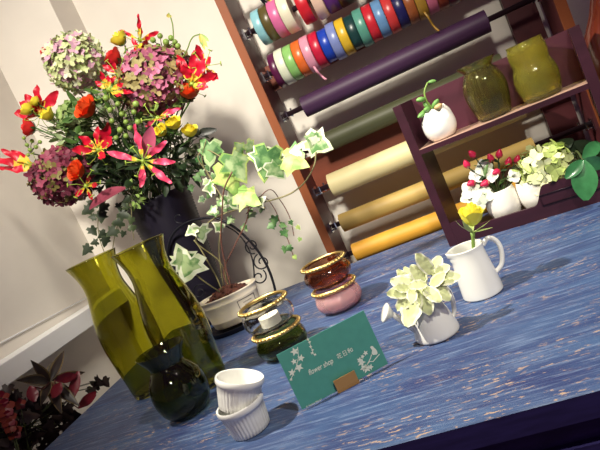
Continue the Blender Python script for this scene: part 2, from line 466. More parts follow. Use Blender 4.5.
# ramekins
def ramekin(name, label, X, rr=.0265, h=.034):
    def fl(th, k): return 1 + (0.016 * math.cos(th * 36) if 2 <= k <= 6 else 0)
    k = rr / .0265
    prof = [(0, .0), (.0195*k, 0), (.0212*k, .0012), (.0218*k, .006), (.0226*k, .012), (.0234*k, .018), (.0240*k, h - .0085), (.0250*k, h - .0075), (.0264*k, h - .0055), (.0265*k, h - .0015), (.0257*k, h), (.0240*k, h - .0005), (.0232*k, h - .003), (.0222*k, .018), (.0205*k, .0055), (.018*k, .003), (0, .003)]
    t = thing('ramekin', X.translation, label, 'ramekin', 'white ramekins')
    t.rotation_euler = X.to_euler()
    b = MB(); b.lathe(prof, 144, rib=fl)
    b.build('fluted_bowl', porcelain, t, auto=50)
    return t
pr_ = tab(252, 429)
ramekin('ramekin', 'white fluted ramekin standing on the table, lower of the two', Matrix.Translation(pr_))
tilt = Matrix.Translation(pr_ + V((-.0035, 0.001, .0268))) @ Matrix.Rotation(R(-11), 4, 'X') @ Matrix.Rotation(R(24), 4, 'Y')
ramekin('ramekin', 'white fluted ramekin tilted inside the other one, on top', tilt, .0262)

# candle jars
def candle_jar(p, g, label, candle=False, rz=0, s=1.0):
    t = thing('candle_jar', p, label, 'candle jar', 'gold-rimmed glass candle jars', rz=rz)
    def rib(th, k): return 1 + 0.022 * math.cos(th * 10)
    pr = smooth_prof([(.022, 0), (.0275, .002), (.0345, .009), (.0372, .018), (.035, .026), (.0310, .031), (.0305, .034), (.0325, .037)], 5)
    b = MB(); b.lathe(shell(pr, .0022, .005), 60, rib=rib); b.build('bowl', g, t)
    b = MB()
    b.lathe([(.0318, .0345), (.0345, .034), (.0352, .0365), (.0345, .0395), (.0318, .0395), (.0315, .037), (.0318, .0345)], 48)
    for i in range(34):
        a = 2 * PI * i / 34; b.ball((.0352 * math.cos(a), .0352 * math.sin(a), .0367), .0023, n=6)
    b.build('beaded_rim', goldm, t)
    if candle:
        b = MB(); b.lathe([(0, .0055), (.0145, .0055), (.0145, .018), (.0138, .018), (.0135, .016), (0, .016)], 32)
        c = b.build('tealight', mat('tealight_wax', (240, 236, 224), 0.4), t, auto=40)
        b = MB(); b.tube([(0, 0, .016), (0.0005, 0, .021)], .0006, 6); b.build('wick', mat('wick', (60, 50, 44), 0.9), c)
    return t
JH = .0398
p1 = tab(287, 352); p2 = tab(343, 307)
candle_jar(p1, greenj_g, 'dark green glass candle jar under the clear jar, behind the card')
candle_jar(p1 + V((-.003, .001, JH)), clear_g, 'clear glass candle jar holding a tealight, stacked on the green jar', True, rz=.2)
candle_jar(p2, pinkj_g, 'pink glass candle jar standing under the brown one')
candle_jar(p2 + V((-.001, .002, JH)), amberj_g, 'brown glass candle jar stacked on the pink jar', False, rz=.25)

# card and its stand
A = tab(303, 411.5); B = tab(389, 365.5)
A.z = B.z = TZ + .0022
ux = (B - A).normalized(); cw = (B - A).length; ch = .0635
ny_ = V((0, 0, 1)).cross(ux)            # away from the camera
lean = R(4)
uz = (V((0, 0, 1)) * math.cos(lean) + ny_ * math.sin(lean)).normalized()
nf = ux.cross(uz)                       # towards the camera
XC = Matrix((ux, uz, nf)).transposed().to_4x4(); XC.translation = A
teal = mat('teal_card', (82, 158, 142), 0.6, noise=0.04, nscale=120)
ink = mat('white_ink', (232, 240, 222), 0.6)
t = thing('name_card', A, 'teal green shop card with white lettering, vines and a bird, in a brass clip', 'card')
t.rotation_euler = XC.to_euler()
b = MB(); b.box((0, 0, -.0007), (cw, ch, 0)); b.build('card_sheet', teal, t, smooth=False)
k = 0.00022
def star_leaf(b, c, r, a0, lobes=5):
    vs = [V((c[0], c[1], k))]; n = lobes * 2
    for i in range(n):
        a = a0 + 2 * PI * i / n; rr = r if i % 2 == 0 else r * .45
        vs.append(V((c[0] + rr * math.cos(a), c[1] + rr * math.sin(a), k)))
    b.add(vs, [(0, 1 + i, 1 + (i + 1) % n) for i in range(n)])
def uvc(px, py):
    """card coordinates of a photo point"""
    d = fwd + RT * ((px - 300) / F) - UP * ((py - 225) / F)
    s = ((A - CAM).dot(nf)) / d.dot(nf); q = CAM + d * s - A
    return (q.dot(ux), q.dot(uz))
def strand(b, pts, wd):
    q = [V((x, y, 0)) for x, y in pts]; vs = []
    for i, p in enumerate(q):
        d = (q[min(i + 1, len(q) - 1)] - q[max(i - 1, 0)]).normalized(); nn = V((-d.y, d.x, 0))
        vs += [V((p.x, p.y, k)) - nn * wd / 2, V((p.x, p.y, k)) + nn * wd / 2]
    b.add(vs, [(2*i, 2*i+1, 2*i+3, 2*i+2) for i in range(len(q) - 1)])
b = MB()
for (px, py, r, a) in ((294.5, 351.5, .0048, .3), (301, 358, .0042, 1), (294, 361.5, .0036, .2), (299, 367.5, .0050, .6), (292, 372.5, .0042, 1.1), (291, 379.5, .0019, .4)):
    star_leaf(b, uvc(px, py), r, a)
strand(b, [uvc(297.5, 347), uvc(298.5, 357), uvc(296.5, 366), uvc(291, 379)], .0007)
for (px, py, r) in ((309.5, 342, .0020), (310.5, 346.5, .0020), (312.5, 350, .0016), (312, 353, .0018), (315, 354.5, .0018), (308, 339.5, .0018)):
    star_leaf(b, uvc(px, py), r, px, 4)
strand(b, [uvc(308, 339), uvc(311, 347), uvc(314, 355)], .0005)
b.build('printed_vine', ink, t, smooth=False)
b = MB()
P = [(370, 347.2), (371, 346), (372.5, 346), (374, 347.5), (376.5, 350), (377.6, 353), (376.5, 354.6), (373, 355), (371.6, 353.5), (372, 350), (370.8, 348.4)]
q = [uvc(*p) for p in P]
b.add([V((x, y, k)) for x, y in q], [tuple(range(len(q) - 1, -1, -1))])
b.build('printed_bird', ink, t, smooth=False)
b = MB()
strand(b, [uvc(379.5, 354), uvc(376, 358), uvc(373, 361.5), uvc(369.5, 361.5), uvc(366, 366)], .0009)
strand(b, [uvc(371.5, 354.5), uvc(370.5, 358), uvc(368.5, 362), uvc(365, 368)], .0009)
for (px, py, r, a) in ((365.5, 353, .0032, .4), (362.5, 356.5, .0026, .9), (361.5, 362.5, .0048, 2.2), (366.5, 368.5, .0052, .2), (370.5, 367, .0036, .9), (363.5, 368, .0042, .6), (359.6, 360, .0034, 2.3)):
    star_leaf(b, uvc(px, py), r, a)
b.build('printed_branch', ink, t, smooth=False)
def text(body, name, size, u, v, parent, shear=0, sxy=(1, 1), bold=0):
    c = bpy.data.curves.new(name, 'FONT'); c.body = body; c.size = size; c.shear = shear; c.extrude = 0.00005; c.offset = bold
    o = bpy.data.objects.new(name + '_src', c); C.objects.link(o)
    bpy.context.view_layer.update()
    me = bpy.data.meshes.new_from_object(o.evaluated_get(bpy.context.evaluated_depsgraph_get()))
    bpy.data.objects.remove(o); bpy.data.curves.remove(c)
    me.materials.clear(); me.materials.append(ink)
    m = bpy.data.objects.new(name, me); C.objects.link(m); m.parent = parent
    m.location = (u, v, k); m.scale = (*sxy, 1)
    return m
u0, v0 = uvc(309.5, 375.5); u1, v1 = uvc(335, 360.5)
text('flower shop', 'printed_lettering', .0082, u0, v0 + .0002, t, .25, (.72, 1.0), .00008)
u1, v1 = uvc(338, 359.5)
b = MB()
def strokes(ox, oy, sz, segs):
    for sg in segs: strand(b, [(ox + x * sz, oy + y * sz) for x, y in sg], sz * .10)
sz = .0058
strokes(u1, v1, sz, [[(.05,.82),(.95,.82)], [(.32,.98),(.32,.68)], [(.68,.98),(.68,.68)], [(.36,.66),(.22,.44),(.05,.30)], [(.24,.46),(.24,.0)], [(.88,.52),(.52,.34)], [(.54,.66),(.54,.10),(.62,.03),(.92,.03),(.94,.18)]])
strokes(u1 + sz * 1.12, v1, sz, [[(.2,.9),(.8,.9)], [(.22,.93),(.22,.02)], [(.78,.93),(.78,.02)], [(.2,.48),(.8,.48)], [(.2,.06),(.8,.06)]])
strokes(u1 + sz * 2.2, v1, sz, [[(.46,.95),(.1,.84)], [(.02,.64),(.54,.64)], [(.29,.88),(.29,.0)], [(.27,.62),(.03,.26)], [(.31,.58),(.52,.36)], [(.62,.74),(.62,.12)], [(.94,.74),(.94,.12)], [(.6,.72),(.96,.72)], [(.6,.15),(.96,.15)]])
b.build('printed_lettering', ink, t, smooth=False)
u2, v2 = uvc(306.5, 408)
text('© Naoko House', 'printed_lettering', .0030, u2, v2, t, 0, (.9, 1))
brass = mat('brass_clip', (190, 144, 84), 0.4, metal=0.25)
um = uvc(348, 386)[0]
t2 = thing('card_clip', A + ux * um, 'small brass clip on the table gripping the teal card at its bottom edge', 'card clip')
t2.location.z = TZ
t2.rotation_euler = (0, 0, math.atan2(ux.y, ux.x))
b = MB(); b.box((-.0125, -.0028, 0.0022), (.0125, -.0014, .0145)); o = b.build('front_plate', brass, t2, smooth=False)
b = MB(); b.box((-.0125, .0046, 0.0022), (.0125, .0060, .0145)); o = b.build('back_plate', brass, t2, smooth=False)
b = MB(); b.box((-.0125, -.0028, 0), (.0125, .0060, .0021)); b.build('base', brass, t2, smooth=False)

# pitcher
def handle(b, pts, r, n=10): b.tube(curve3(pts, 8), r, n)
pp = tab(483.5, 293)
t = thing('pitcher', pp, 'small white porcelain pitcher with loop handle holding the yellow rose', 'pitcher')
az = R(200)                                         # spout direction
def spw(th, kk):
    d = abs((th - az + PI) % (2 * PI) - PI)
    return 1 + (0.20 * max(0, 1 - d / .55) ** 1.6 if kk >= 26 and kk <= 33 else (.1 * max(0, 1 - d / .5) ** 1.6 if 23 <= kk <= 36 else 0))
pr = smooth_prof([(.021, 0), (.0242, .001), (.0246, .004), (.0242, .012), (.0228, .030), (.0212, .046), (.0207, .056), (.0214, .062)], 4)
full = shell(pr, .0018, .003)
b = MB(); b.lathe(full, 64, rib=spw, wob=lambda th, kk: (.0016 * max(0, 1 - abs((th - az + PI) % (2 * PI) - PI) / .5) if 27 <= kk <= 32 else 0))
b.build('body', porcelain, t)
b = MB(); d = V((math.cos(R(12)), math.sin(R(12)), 0))
handle(b, [d * .0205 + V((0, 0, .055)), d * .029 + V((0, 0, .0605)), d * .037 + V((0, 0, .054)), d * .0385 + V((0, 0, .041)), d * .033 + V((0, 0, .025)), d * .0225 + V((0, 0, .018))], .0029)
b.build('handle', porcelain, t)

# watering can
pw = tab(438, 334)
t = thing('watering_can', pw, 'small white ceramic watering can holding a pale variegated sprig', 'watering can')
pr = smooth_prof([(.0225, 0), (.0250, .001), (.0255, .004), (.0240, .012), (.0205, .026), (.0178, .038), (.0172, .044), (.0176, .046)], 4)
b = MB(); b.lathe(shell(pr, .0018, .003), 48); b.build('body', porcelain, t)
b = MB(); d = V((-.95, -.30, 0)).normalized()
b.tube([d * .019 + V((0, 0, .013)), d * .029 + V((0, 0, .028)), d * .038 + V((0, 0, .043))], [.0048, .0036, .0032], 12)
sp = b.build('spout', porcelain, t)
b = MB(); X = Matrix.Translation(d * .0375 + V((0, 0, .042))) @ V((d.x * .8, d.y * .8, .62)).to_track_quat('Z', 'Y').to_matrix().to_4x4()
b.lathe([(0, 0), (.0035, 0), (.0105, .0075), (.0112, .0090), (.0095, .0102), (0, .0108)], 28, X=X); b.build('sprinkler_head', porcelain, sp)
b = MB(); d = V((.97, .2, 0)).normalized()
handle(b, [d * .0165 + V((0, 0, .043)), d * .021 + V((0, 0, .0495)), d * .028 + V((0, 0, .045)), d * .0295 + V((0, 0, .033)), d * .027 + V((0, 0, .020)), d * .0235 + V((0, 0, .012))], .0026)
b.build('handle', porcelain, t)

# ================================================================== DISPLAY SHELF
random.seed(4)
dwood = mat('dark_wood', (52, 22, 34), 0.4, noise=0.35, nscale=14, stretch=(0.3, 1, 2))
dback = mat('dark_wood_panel', (74, 32, 46), 0.45, noise=0.3, nscale=14, stretch=(0.3, 1, 2))
SO = tab(450, 247); SY = R(-12)
SX = V((math.cos(SY), math.sin(SY), 0)); SD = V((-math.sin(SY), math.cos(SY), 0))
def S(x, y, z): return SO + SX * x + SD * y + V((0, 0, z))
SW, SDp, SH, SZ = .280, .085, .246, .168
t = thing('display_shelf', SO, 'dark wooden two-tier display shelf standing on the blue table against the rack', 'shelf', rz=SY)
for x in (0, SW - .014):
    b = MB(); b.box((x, 0, 0), (x + .014, SDp, SH)); b.build('side_panel', dwood, t, smooth=False)
b = MB(); b.box((.0142, SDp - .007, SZ - .008), (SW - .0142, SDp, SH)); b.build('back_panel', dback, t, smooth=False)
b = MB(); b.box((.0142, 0, SZ - .008), (SW - .0142, SDp - .0072, SZ)); b.build('shelf_board', mat('lit_shelf_wood', (190, 156, 138), 0.4, noise=0.2, nscale=14, stretch=(0.3, 1, 2)), t, smooth=False)  # board coloured pale to stand for lamp sheen on the dark wood
b = MB(); b.box((.0142, -.0005, SZ - .0085), (SW - .0142, -.0001, SZ - .0006)); b.build('shelf_edge', dwood, t, smooth=False)
b = MB(); b.box((.0142, .006, .002), (SW - .0142, SDp, .010)); b.build('tray_floor', dwood, t, smooth=False)
pts = [(.0142, 0), (SW - .0142, 0), (SW - .0142, .050)]
pts += [(.166, .050)] + [(.166 - .022 * i / 8, .022 + .028 * (0.5 + 0.5 * math.cos(PI * i / 8))) for i in range(1, 9)]
pts += [(.062, .022)] + [(.052 - .022 * i / 8, .022 + .016 * (0.5 - 0.5 * math.cos(PI * i / 8))) for i in range(1, 9)] + [(.0142, .038)]
b = MB(); n = len(pts)
b.add([(x, 0, z) for x, z in pts] + [(x, .0058, z) for x, z in pts], [tuple(range(n)), tuple(range(2 * n - 1, n - 1, -1))] + [(i, n + i, n + (i + 1) % n, (i + 1) % n) for i in range(n)])
b.build('front_panel', dwood, t, smooth=False)
b = MB(); b.tube([(.155, -.001, .020), (.155, -.001, .036), (.245, -.001, .036), (.245, -.001, .020)], .0008, 6, closed=True)
b.build('pull_outline', mat('dark_metal', (46, 34, 44), 0.35, metal=0.6), t)

# egg pot and succulent
def broken(th, k): return .0030 * math.sin(th * 3 + 1) + .0022 * math.sin(th * 7) if 20 <= k <= 31 else 0
p = S(.052, .028, SZ)
pr = smooth_prof([(.010, 0), (.018, .002), (.0250, .012), (.0270, .024), (.0245, .037), (.0185, .047)], 5)
b = MB(); b.lathe(shell(pr, .0012, .003), 44, wob=broken)
o = b.build('egg_pot', porcelain); o.location = p
tag(o, 'white egg-shaped pot with ragged rim, leftmost on the upper shelf', 'pot')
succ = mat('succulent_green', (112, 160, 84), 0.4, noise=0.2, nscale=60, sub=0.1)
succp = mat('succulent_pink', (196, 168, 120), 0.4, noise=0.2, nscale=60, sub=0.1)
stemg = mat('green_stem', (120, 150, 70), 0.5)
t = thing('succulent', p + V((0, 0, .03)), 'small trailing succulent with plump leaves growing in the white egg pot', 'succulent')
o0 = t.location
def plump(b, c, d, L, r, mi=0):
    q = V(d).to_track_quat('Z', 'Y').to_matrix().to_4x4(); q.translation = V(c)
    b.lathe([(0, 0), (r * .55, L * .12), (r, L * .45), (r * .85, L * .72), (r * .4, L * .93), (0, L)], 10, mi, X=q, sy=.75)
b = MB(); st = curve3([(0, 0, 0), (0, 0, .020), (-.004, -.002, .034), (-.002, -.002, .050), (.008, 0, .062)], 6)
b.tube(st, .0015, 8)
b.tube(curve3([(0, 0, .01), (-.006, -.004, .022), (-.016, -.010, .024)], 5), .0014, 8)
b.build('stem', stemg, t)
for (c, d, L, r, mm) in ((( -.004, -.002, .040), (-1, -.3, .25), .016, .006, succ), ((.008, 0, .062), (1, 0, -.25), .014, .0045, succ), ((-.008,-.004,.022), (-1,-.5,-.25), .021, .0062, succ),
        ((0, -.004, .020), (.75, -.5, .65), .020, .0065, succ), ((.002, -.005, .020), (.8, -.6, .1), .017, .0068, succp), ((-.002, 0, .024), (-.5, .4, .8), .016, .006, succ), ((-.006, -.006, .022), (-.3, -.9, .2), .015, .006, succ), ((.002, .002, .02), (.3, .8, .5), .016, .006, succ)):
    b = MB(); plump(b, c, V(d).normalized(), L, r); b.build('leaf', mm, t)

# two glass jars
p = S(.135, .038, SZ)
pr = smooth_prof([(.020, 0), (.024, .002), (.0265, .010), (.0315, .035), (.0320, .050), (.028, .066), (.0225, .076), (.023, .081), (.0295, .089), (.030, .0905)], 5)
b = MB(); b.lathe(shell(pr, .0018, .005), 96, rib=lambda th, k: 1 + (0.022 * math.cos(th * 18) if 4 < k < 32 else 0))
o = b.build('glass_jar', topaz_g); o.location = p
tag(o, 'smoky amber ribbed glass jar with flared lip, middle of the upper shelf', 'glass jar', 'jars on the upper shelf')
p = S(.207, .038, SZ)
pr = smooth_prof([(.022, 0), (.026, .002), (.029, .012), (.0318, .030), (.0302, .044), (.0270, .053), (.0265, .057), (.0278, .066), (.0278, .076), (.0255, .084), (.0262, .088)], 5)
b = MB(); b.lathe(shell(pr, .0020, .006), 56, rib=lambda th, k: 1 + .008 * math.sin(th * 9 + k * 1.3))
o = b.build('glass_jar', yellow_g); o.location = p
tag(o, 'yellow-green bubbly glass jar, rightmost on the upper shelf', 'glass jar', 'jars on the upper shelf')

# pots on the lower tier
def pot(x, y, r, h, label, belly=.8):
    p = S(x, y, .0102)
    pr = smooth_prof([(r * .55, 0), (r * .74, h * .03), (r * .97, h * .32), (r, h * .55), (r * .95, h * .80), (r * .86, h)], 5)
    b = MB(); b.lathe(shell(pr, .0016, .003), 44)
    o = b.build('flower_pot', eggshell); o.location = p
    tag(o, label, 'pot', 'white pots on the lower shelf'); return p + V((0, 0, h))
m1 = pot(.098, .033, .0265, .050, 'round white pot on the lower tier holding red buds and white florets')
m2 = pot(.150, .038, .0285, .048, 'white pot on the lower tier under the pale green hydrangea')
m3 = pot(.220, .040, .0275, .052, 'white pot on the lower tier at the right, behind the glossy leaves')

# ================================================================== PLANT BUILDERS
green_d = mat('leaf_dark', (40, 58, 34), 0.45, noise=0.25, nscale=50)
green_m = mat('leaf_mid', (72, 104, 48), 0.45, noise=0.22, nscale=50)
green_l = mat('leaf_light', (146, 176, 92), 0.45, noise=0.18, nscale=50)
gloss = mat('leaf_glossy', (54, 112, 68), 0.22, noise=0.22, nscale=60, coat=0.3)
stem_d = mat('stem_dark', (66, 78, 40), 0.6)
def face_dir(p): return (CAM - V(p)).normalized()

def hyd_mats(name, cols): return [mat(f'{name}_{i}', c, 0.6, noise=0.10, nscale=90, sub=0.05) for i, c in enumerate(cols)]
def hydrangea_bloom(b, c, R0, nf, nm, size, flat=1.0, seed=1, half=None):
    """four-petalled florets over a ball"""
    rg = random.Random(seed); ga = PI * (3 - 5 ** .5)
    for i in range(nf):
        z = 1 - 2 * (i + .5) / nf; rr = math.sqrt(1 - z * z); th = ga * i
        d = V((rr * math.cos(th), rr * math.sin(th), z))
        if half and d.dot(half) < -.45: continue
        q = V((d.x, d.y, d.z * flat)) * R0 * rg.uniform(.86, 1.06) + V(c)
        dd = (d + V((rg.uniform(-.5, .5), rg.uniform(-.5, .5), rg.uniform(-.5, .5)))).normalized()
        a = dd.orthogonal().normalized(); a.rotate(Quaternion(dd, rg.uniform(0, 6)))
        mi = rg.randrange(nm); ps = size * rg.uniform(.8, 1.2)
        for k in range(4):
            e = a.copy(); e.rotate(Quaternion(dd, k * PI / 2 + rg.uniform(-.15, .15)))
            s_ = dd.cross(e); tl = rg.uniform(.05, .45)
            v = [q - dd * ps * .08, q + e * ps * .45 + s_ * ps * .42 + dd * ps * tl * .4, q + e * ps * 1.0 + s_ * ps * .22 + dd * ps * tl, q + e * ps * 1.0 - s_ * ps * .22 + dd * ps * tl, q + e * ps * .45 - s_ * ps * .42 + dd * ps * tl * .4, q + e * ps * .55 + dd * ps * (tl * .5 - .05)]
            b.add(v, [(0, 1, 5), (1, 2, 5), (2, 3, 5), (3, 4, 5), (4, 0, 5)], mi if rg.random() > .12 else rg.randrange(nm))

def rose_bloom(b, c, ax, r, layers=((.34, 3), (.55, 4), (.78, 5), (1.0, 5)), open_=.35, mi=0, seed=0, hs=1.0):
    rg = random.Random(seed); ax = V(ax).normalized()
    q = ax.to_track_quat('Z', 'Y').to_matrix().to_4x4(); q.translation = V(c)
    for li, (f, n) in enumerate(layers):
        for k in range(n):
            a0 = 2 * PI * k / n + li * .7 + rg.uniform(-.15, .15); hw = PI / n * 1.45
            vs = []; NT, NH = 6, 6
            hh = r * hs * (1.78 - .17 * li) * rg.uniform(.95, 1.05)
            for i in range(NH + 1):
                t_ = i / NH
                rad = r * f * (math.sin(min(1, t_ * 1.25) * PI / 2) ** .7) * (1 - .18 * max(0, t_ - .55) / .45 * (1 - li / 3)) + (r * (open_ + .1) * f * max(0, t_ - .68) * 2.0 if li >= 2 else 0)
                for j in range(NT + 1):
                    u = j / NT * 2 - 1
                    tt_ = t_ * (1 - .14 * u * u * t_)
                    a = a0 + u * hw * (.55 + .45 * math.sin(PI * min(1, t_ * .8 + .15)))
                    vs.append(q @ V((rad * math.cos(a), rad * math.sin(a), hh * tt_ - r * .45)))
            b.add(vs, [(i*(NT+1)+j, i*(NT+1)+j+1, (i+1)*(NT+1)+j+1, (i+1)*(NT+1)+j) for i in range(NH) for j in range(NT)], mi)

# ---- hypericum and white florets in the first pot
whitep = hyd_mats('white_petal', [(236, 240, 224), (214, 226, 200), (240, 240, 236)])
berry = mat('red_bud', (214, 44, 84), 0.3, noise=0.15, nscale=60)
berrypale = mat('pale_bud', (238, 176, 150), 0.3)
t = thing('berry_sprig', m1 - V((0, 0, .02)), 'sprig of red hypericum buds with green sepals in the round white pot', 'berry sprig')
o0 = t.location.copy()
bud_px = [(473, 155, -.006), (467, 165, -.006), (491, 159, 0), (499, 155, 0), (508, 163, 0), (517, 161, 0), (497, 172, -.012), (472, 183, -.018), (486, 183, -.018), (492, 148, .01)]
bud_px = [q for q in bud_px if q[1] != 148]
by = (S(.09, .036, 0)).y
for px, py, dy in bud_px:
    e = at(px, py, by + dy) - o0
    ax = (V((e.x * .4 + rnd(-.01, .01), -.010 + e.y * .3, .03))).normalized() if py < 170 else V((-.8 if px < 480 else -.5, -.5, .1)).normalized()
    if 490 > px > 480: ax = V((-.8, -.4, .0)).normalized()
    b = MB()
    qm = ax.to_track_quat('Z', 'Y').to_matrix().to_4x4(); qm.translation = e - ax * .006
    b.lathe([(0, 0), (.0042, .002), (.0058, .006), (.0050, .010), (.0026, .0145), (0, .017)], 14, X=qm)
    bo = b.build('bud', berry, t)
    b = MB()
    for k in range(5):
        d = V((math.cos(k * 1.256), math.sin(k * 1.256), .25)); d.rotate(qm.to_quaternion())
        b.blade(e - ax * .006, d + ax * .4, ax, .009, .0055, ovalp, bend=.5, n=4)
    b.build('sepal', green_l, bo)
    b = MB(); b.tube(curve3([(0, 0, 0), (e * .5) + V((0, 0, .008)), e - ax * .006], 5), .0011, 6); b.build('stem', stem_d, t)
for i in range(14):
    px, py = rnd(478, 520), rnd(160, 184)
    e = at(px, py, by + rnd(-.012, .012)) - o0
    b = MB(); d = V((rnd(-1, 1), rnd(-1, .2), rnd(-.2, .8))).normalized()
    b.blade(e - d * .008, d, V((0, -.3, 1)), .020, .009, leafp, bend=-.4, fold=.3, n=5); b.tube([(0, 0, .004), e * .55, e - d * .008], .0008, 5); b.build('leaf', green_m if i % 2 else green_d, t)
t = thing('hydrangea', m1 - V((0, 0, .02)), 'white hydrangea florets spilling over the left of the round white pot', 'hydrangea')
o0 = t.location.copy()
b = MB()
for px, py, dy, s_ in ((484, 168, -.005, .017), (476, 176, -.006, .015), (471, 190, -.016, .019), (484, 195, -.022, .018), (479, 203, -.024, .015), (468, 197, -.012, .015), (492, 176, -.014, .012), (514, 176, -.012, .013)):
    e = at(px, py, by + dy) - o0; dd = face_dir(o0 + e); dd = (dd + V((rnd(-.4, .4), 0, rnd(-.2, .5)))).normalized()
    a = dd.orthogonal().normalized(); a.rotate(Quaternion(dd, rnd(0, 6)))
    for k in range(4):
        f = a.copy(); f.rotate(Quaternion(dd, k * PI / 2))
        b.blade(e, f, dd, s_ * .9, s_ * .95, ovalp, bend=rnd(-.5, .5), n=4, mats=random.randrange(3))
b.build('floret', whitep, t)
b = MB()
for px, py, dy in ((484, 168, -.005), (471, 190, -.016), (484, 195, -.022), (514, 176, -.012)):
    e = at(px, py, by + dy) - o0
    b.tube(curve3([(0, 0, 0), V((0, 0, .021)) + e * .2, e], 5), .001, 6)
b.build('stem', stem_d, t)

# ---- green hydrangea in the second pot
greenh = hyd_mats('lime_petal', [(214, 224, 156), (230, 234, 184), (190, 208, 124)])
by2 = S(.15, .038, 0).y
c = at(545, 168, by2 - .006)
t = thing('hydrangea', m2 - V((0, 0, .02)), 'pale lime green hydrangea head in the middle pot of the lower tier', 'hydrangea')
o0 = t.location.copy()
b = MB(); hydrangea_bloom(b, c - o0, .0345, 46, 3, .0145, .95, 5)
for px, py in ((556, 147), (541, 190), (530, 184), (565, 153), (521, 170)):
    hydrangea_bloom(b, at(px, py, by2 - .02) - o0, .004, 2, 3, .012, 1, px)
b.build('bloom', greenh, t)
b = MB(); b.tube([(0, 0, 0), c - o0], .0022, 8); b.build('stem', stem_d, t)
# ---- glossy leaf branch in the third pot
t = thing('leaf_branch', m3 - V((0, 0, .02)), 'branch of large glossy dark green leaves at the right of the lower tier', 'leaf branch')
o0 = t.location.copy(); by3 = S(.22, .04, 0).y
j = at(583, 160, by3 - .055) - o0
b = MB(); b.tube(curve3([(0, 0, 0), V((0, -.004, .03)), j * .6 + V((0, 0, .02)), j], 6), .0015, 8); b.build('stem', stem_d, t)
for (tx, ty, dy, wd, L) in ((586, 200, -.075, .034, 0), (566, 178, -.065, .018, 0), (606, 166, -.05, .020, 0), (600, 140, -.03, .02, 0)):
    e = at(tx, ty, by3 + dy) - o0
    b = MB(); d = e - j; nn = face_dir(o0 + j)
    b.blade(j, d, nn, d.length, wd, leafp, bend=-.25, fold=.28, n=9)
    b.build('leaf', gloss, t)
for px, py in ((575, 150), (560, 148), (588, 148), (580, 170), (595, 155)):
    e = at(px, py, by3 + .01) - o0
    b = MB(); d = V((rnd(-1, 1), -.2, rnd(0, 1))).normalized(); b.blade(e - d * .02, d, V((0, -1, .3)), .042, .022, leafp, bend=-.3, fold=.2, n=6)
    b.tube([(0, 0, .005), e - d * .02], .0011, 6); b.build('leaf', green_d, t)

# ---- yellow rose in the pitcher
rosey = mat('rose_yellow', (255, 240, 84), 0.5, noise=0.10, nscale=60, sub=0.08)
t = thing('rose', pp + V((0, 0, .03)), 'single yellow rose with curled sepals standing in the white pitcher', 'rose')
o0 = t.location.copy()
c = at(472, 221, pp.y - .004) - o0; base = at(473, 237, pp.y - .003) - o0
ax = (c - base).normalized()
b = MB(); rose_bloom(b, c - ax * .001, ax, .0132, open_=.16, seed=3, hs=1.25); b.build('bloom', rosey, t)
b = MB(); b.tube([(.004, .004, -.024), base * .6, base, base + ax * .006], [.0018, .002, .0022, .0032], 8); b.build('stem', stemg, t)
sep = mat('sepal_green', (176, 196, 120), 0.5)
for dx, bend in ((V((-.9, -.2, .75)), .8), (V((1, -.25, .12)), .5), (V((.8, -.5, -.05)), .2), (V((-.3, -.8, .5)), .9), (V((.1, .9, .4)), .6)):
    b = MB(); b.blade(base + ax * .006, dx, V((0, 0, 1)), .027, .0065, lancep, bend=bend, fold=.2, n=7); b.build('sepal', sep, t)

# ---- variegated sprig in the watering can
vg = [mat('pale_leaf', (214, 222, 164), 0.5, noise=0.10, nscale=70, sub=0.05), mat('cream_leaf', (236, 238, 208), 0.5)]
twig = mat('dark_twig', (56, 40, 44), 0.6)
t = thing('variegated_sprig', pw + V((0, 0, .02)), 'pale cream and green leafy sprig in the white watering can', 'sprig')
o0 = t.location.copy()
j1 = at(431, 290, pw.y - .004) - o0; j2 = at(433, 272, pw.y - .002) - o0; j3 = at(409, 292, pw.y - .012) - o0; root = V((0, 0, 0)); neck = V((0, 0, .03))
b = MB(); b.tube(curve3([root, neck, j1, j2], 6), .0012, 7); b.tube(curve3([root, neck + V((-.004, 0, .004)), (j1 + j3) / 2 + V((0, 0, .006)), j3], 6), .0011, 7); b.build('twig', twig, t)
Ls = [(433, 274, 417, 254, .0), (433, 272, 440, 256, .01), (434, 274, 449, 266, 0), (434, 280, 459, 276, -.004), (432, 284, 450, 299, -.012), (431, 286, 443, 274, -.01),
      (425, 284, 412, 266, .0), (422, 285, 400, 277, .0), (418, 287, 392, 280, -.004), (414, 290, 388, 294, -.008), (414, 292, 397, 309, -.014), (417, 292, 407, 325, -.020), (420, 290, 429, 314, -.022),
      (424, 288, 440, 300, -.02), (416, 284, 404, 268, .008), (424, 282, 424, 268, .004), (410, 288, 395, 288, -.012), (412, 288, 412, 302, -.024), (426, 284, 410, 285, -.018), (408, 284, 398, 270, .006)]
for i, (x0, y0, x1, y1, dy) in enumerate(Ls):
    s0 = at(x0, y0, pw.y - .006 + dy * .4) - o0; s1 = at(x1, y1, pw.y - .006 + dy) - o0
    b = MB(); d = s1 - s0
    b.blade(s0, d, face_dir(o0 + s0) + V((rnd(-.5, .5), 0, rnd(0, .6))), d.length * 1.05, d.length * rnd(.55, .7), ovalp, bend=rnd(-.5, .1), fold=.15, wave=.06, n=8, edge=1, mats=0)
    b.tube([s0, (s0 + (j1 if x0 > 422 else (j1 + j3) / 2)) / 2, (j1 if x0 > 422 else (j1 + j3) / 2)], .0006, 5, 0)
    b.build('leaf', vg, t)

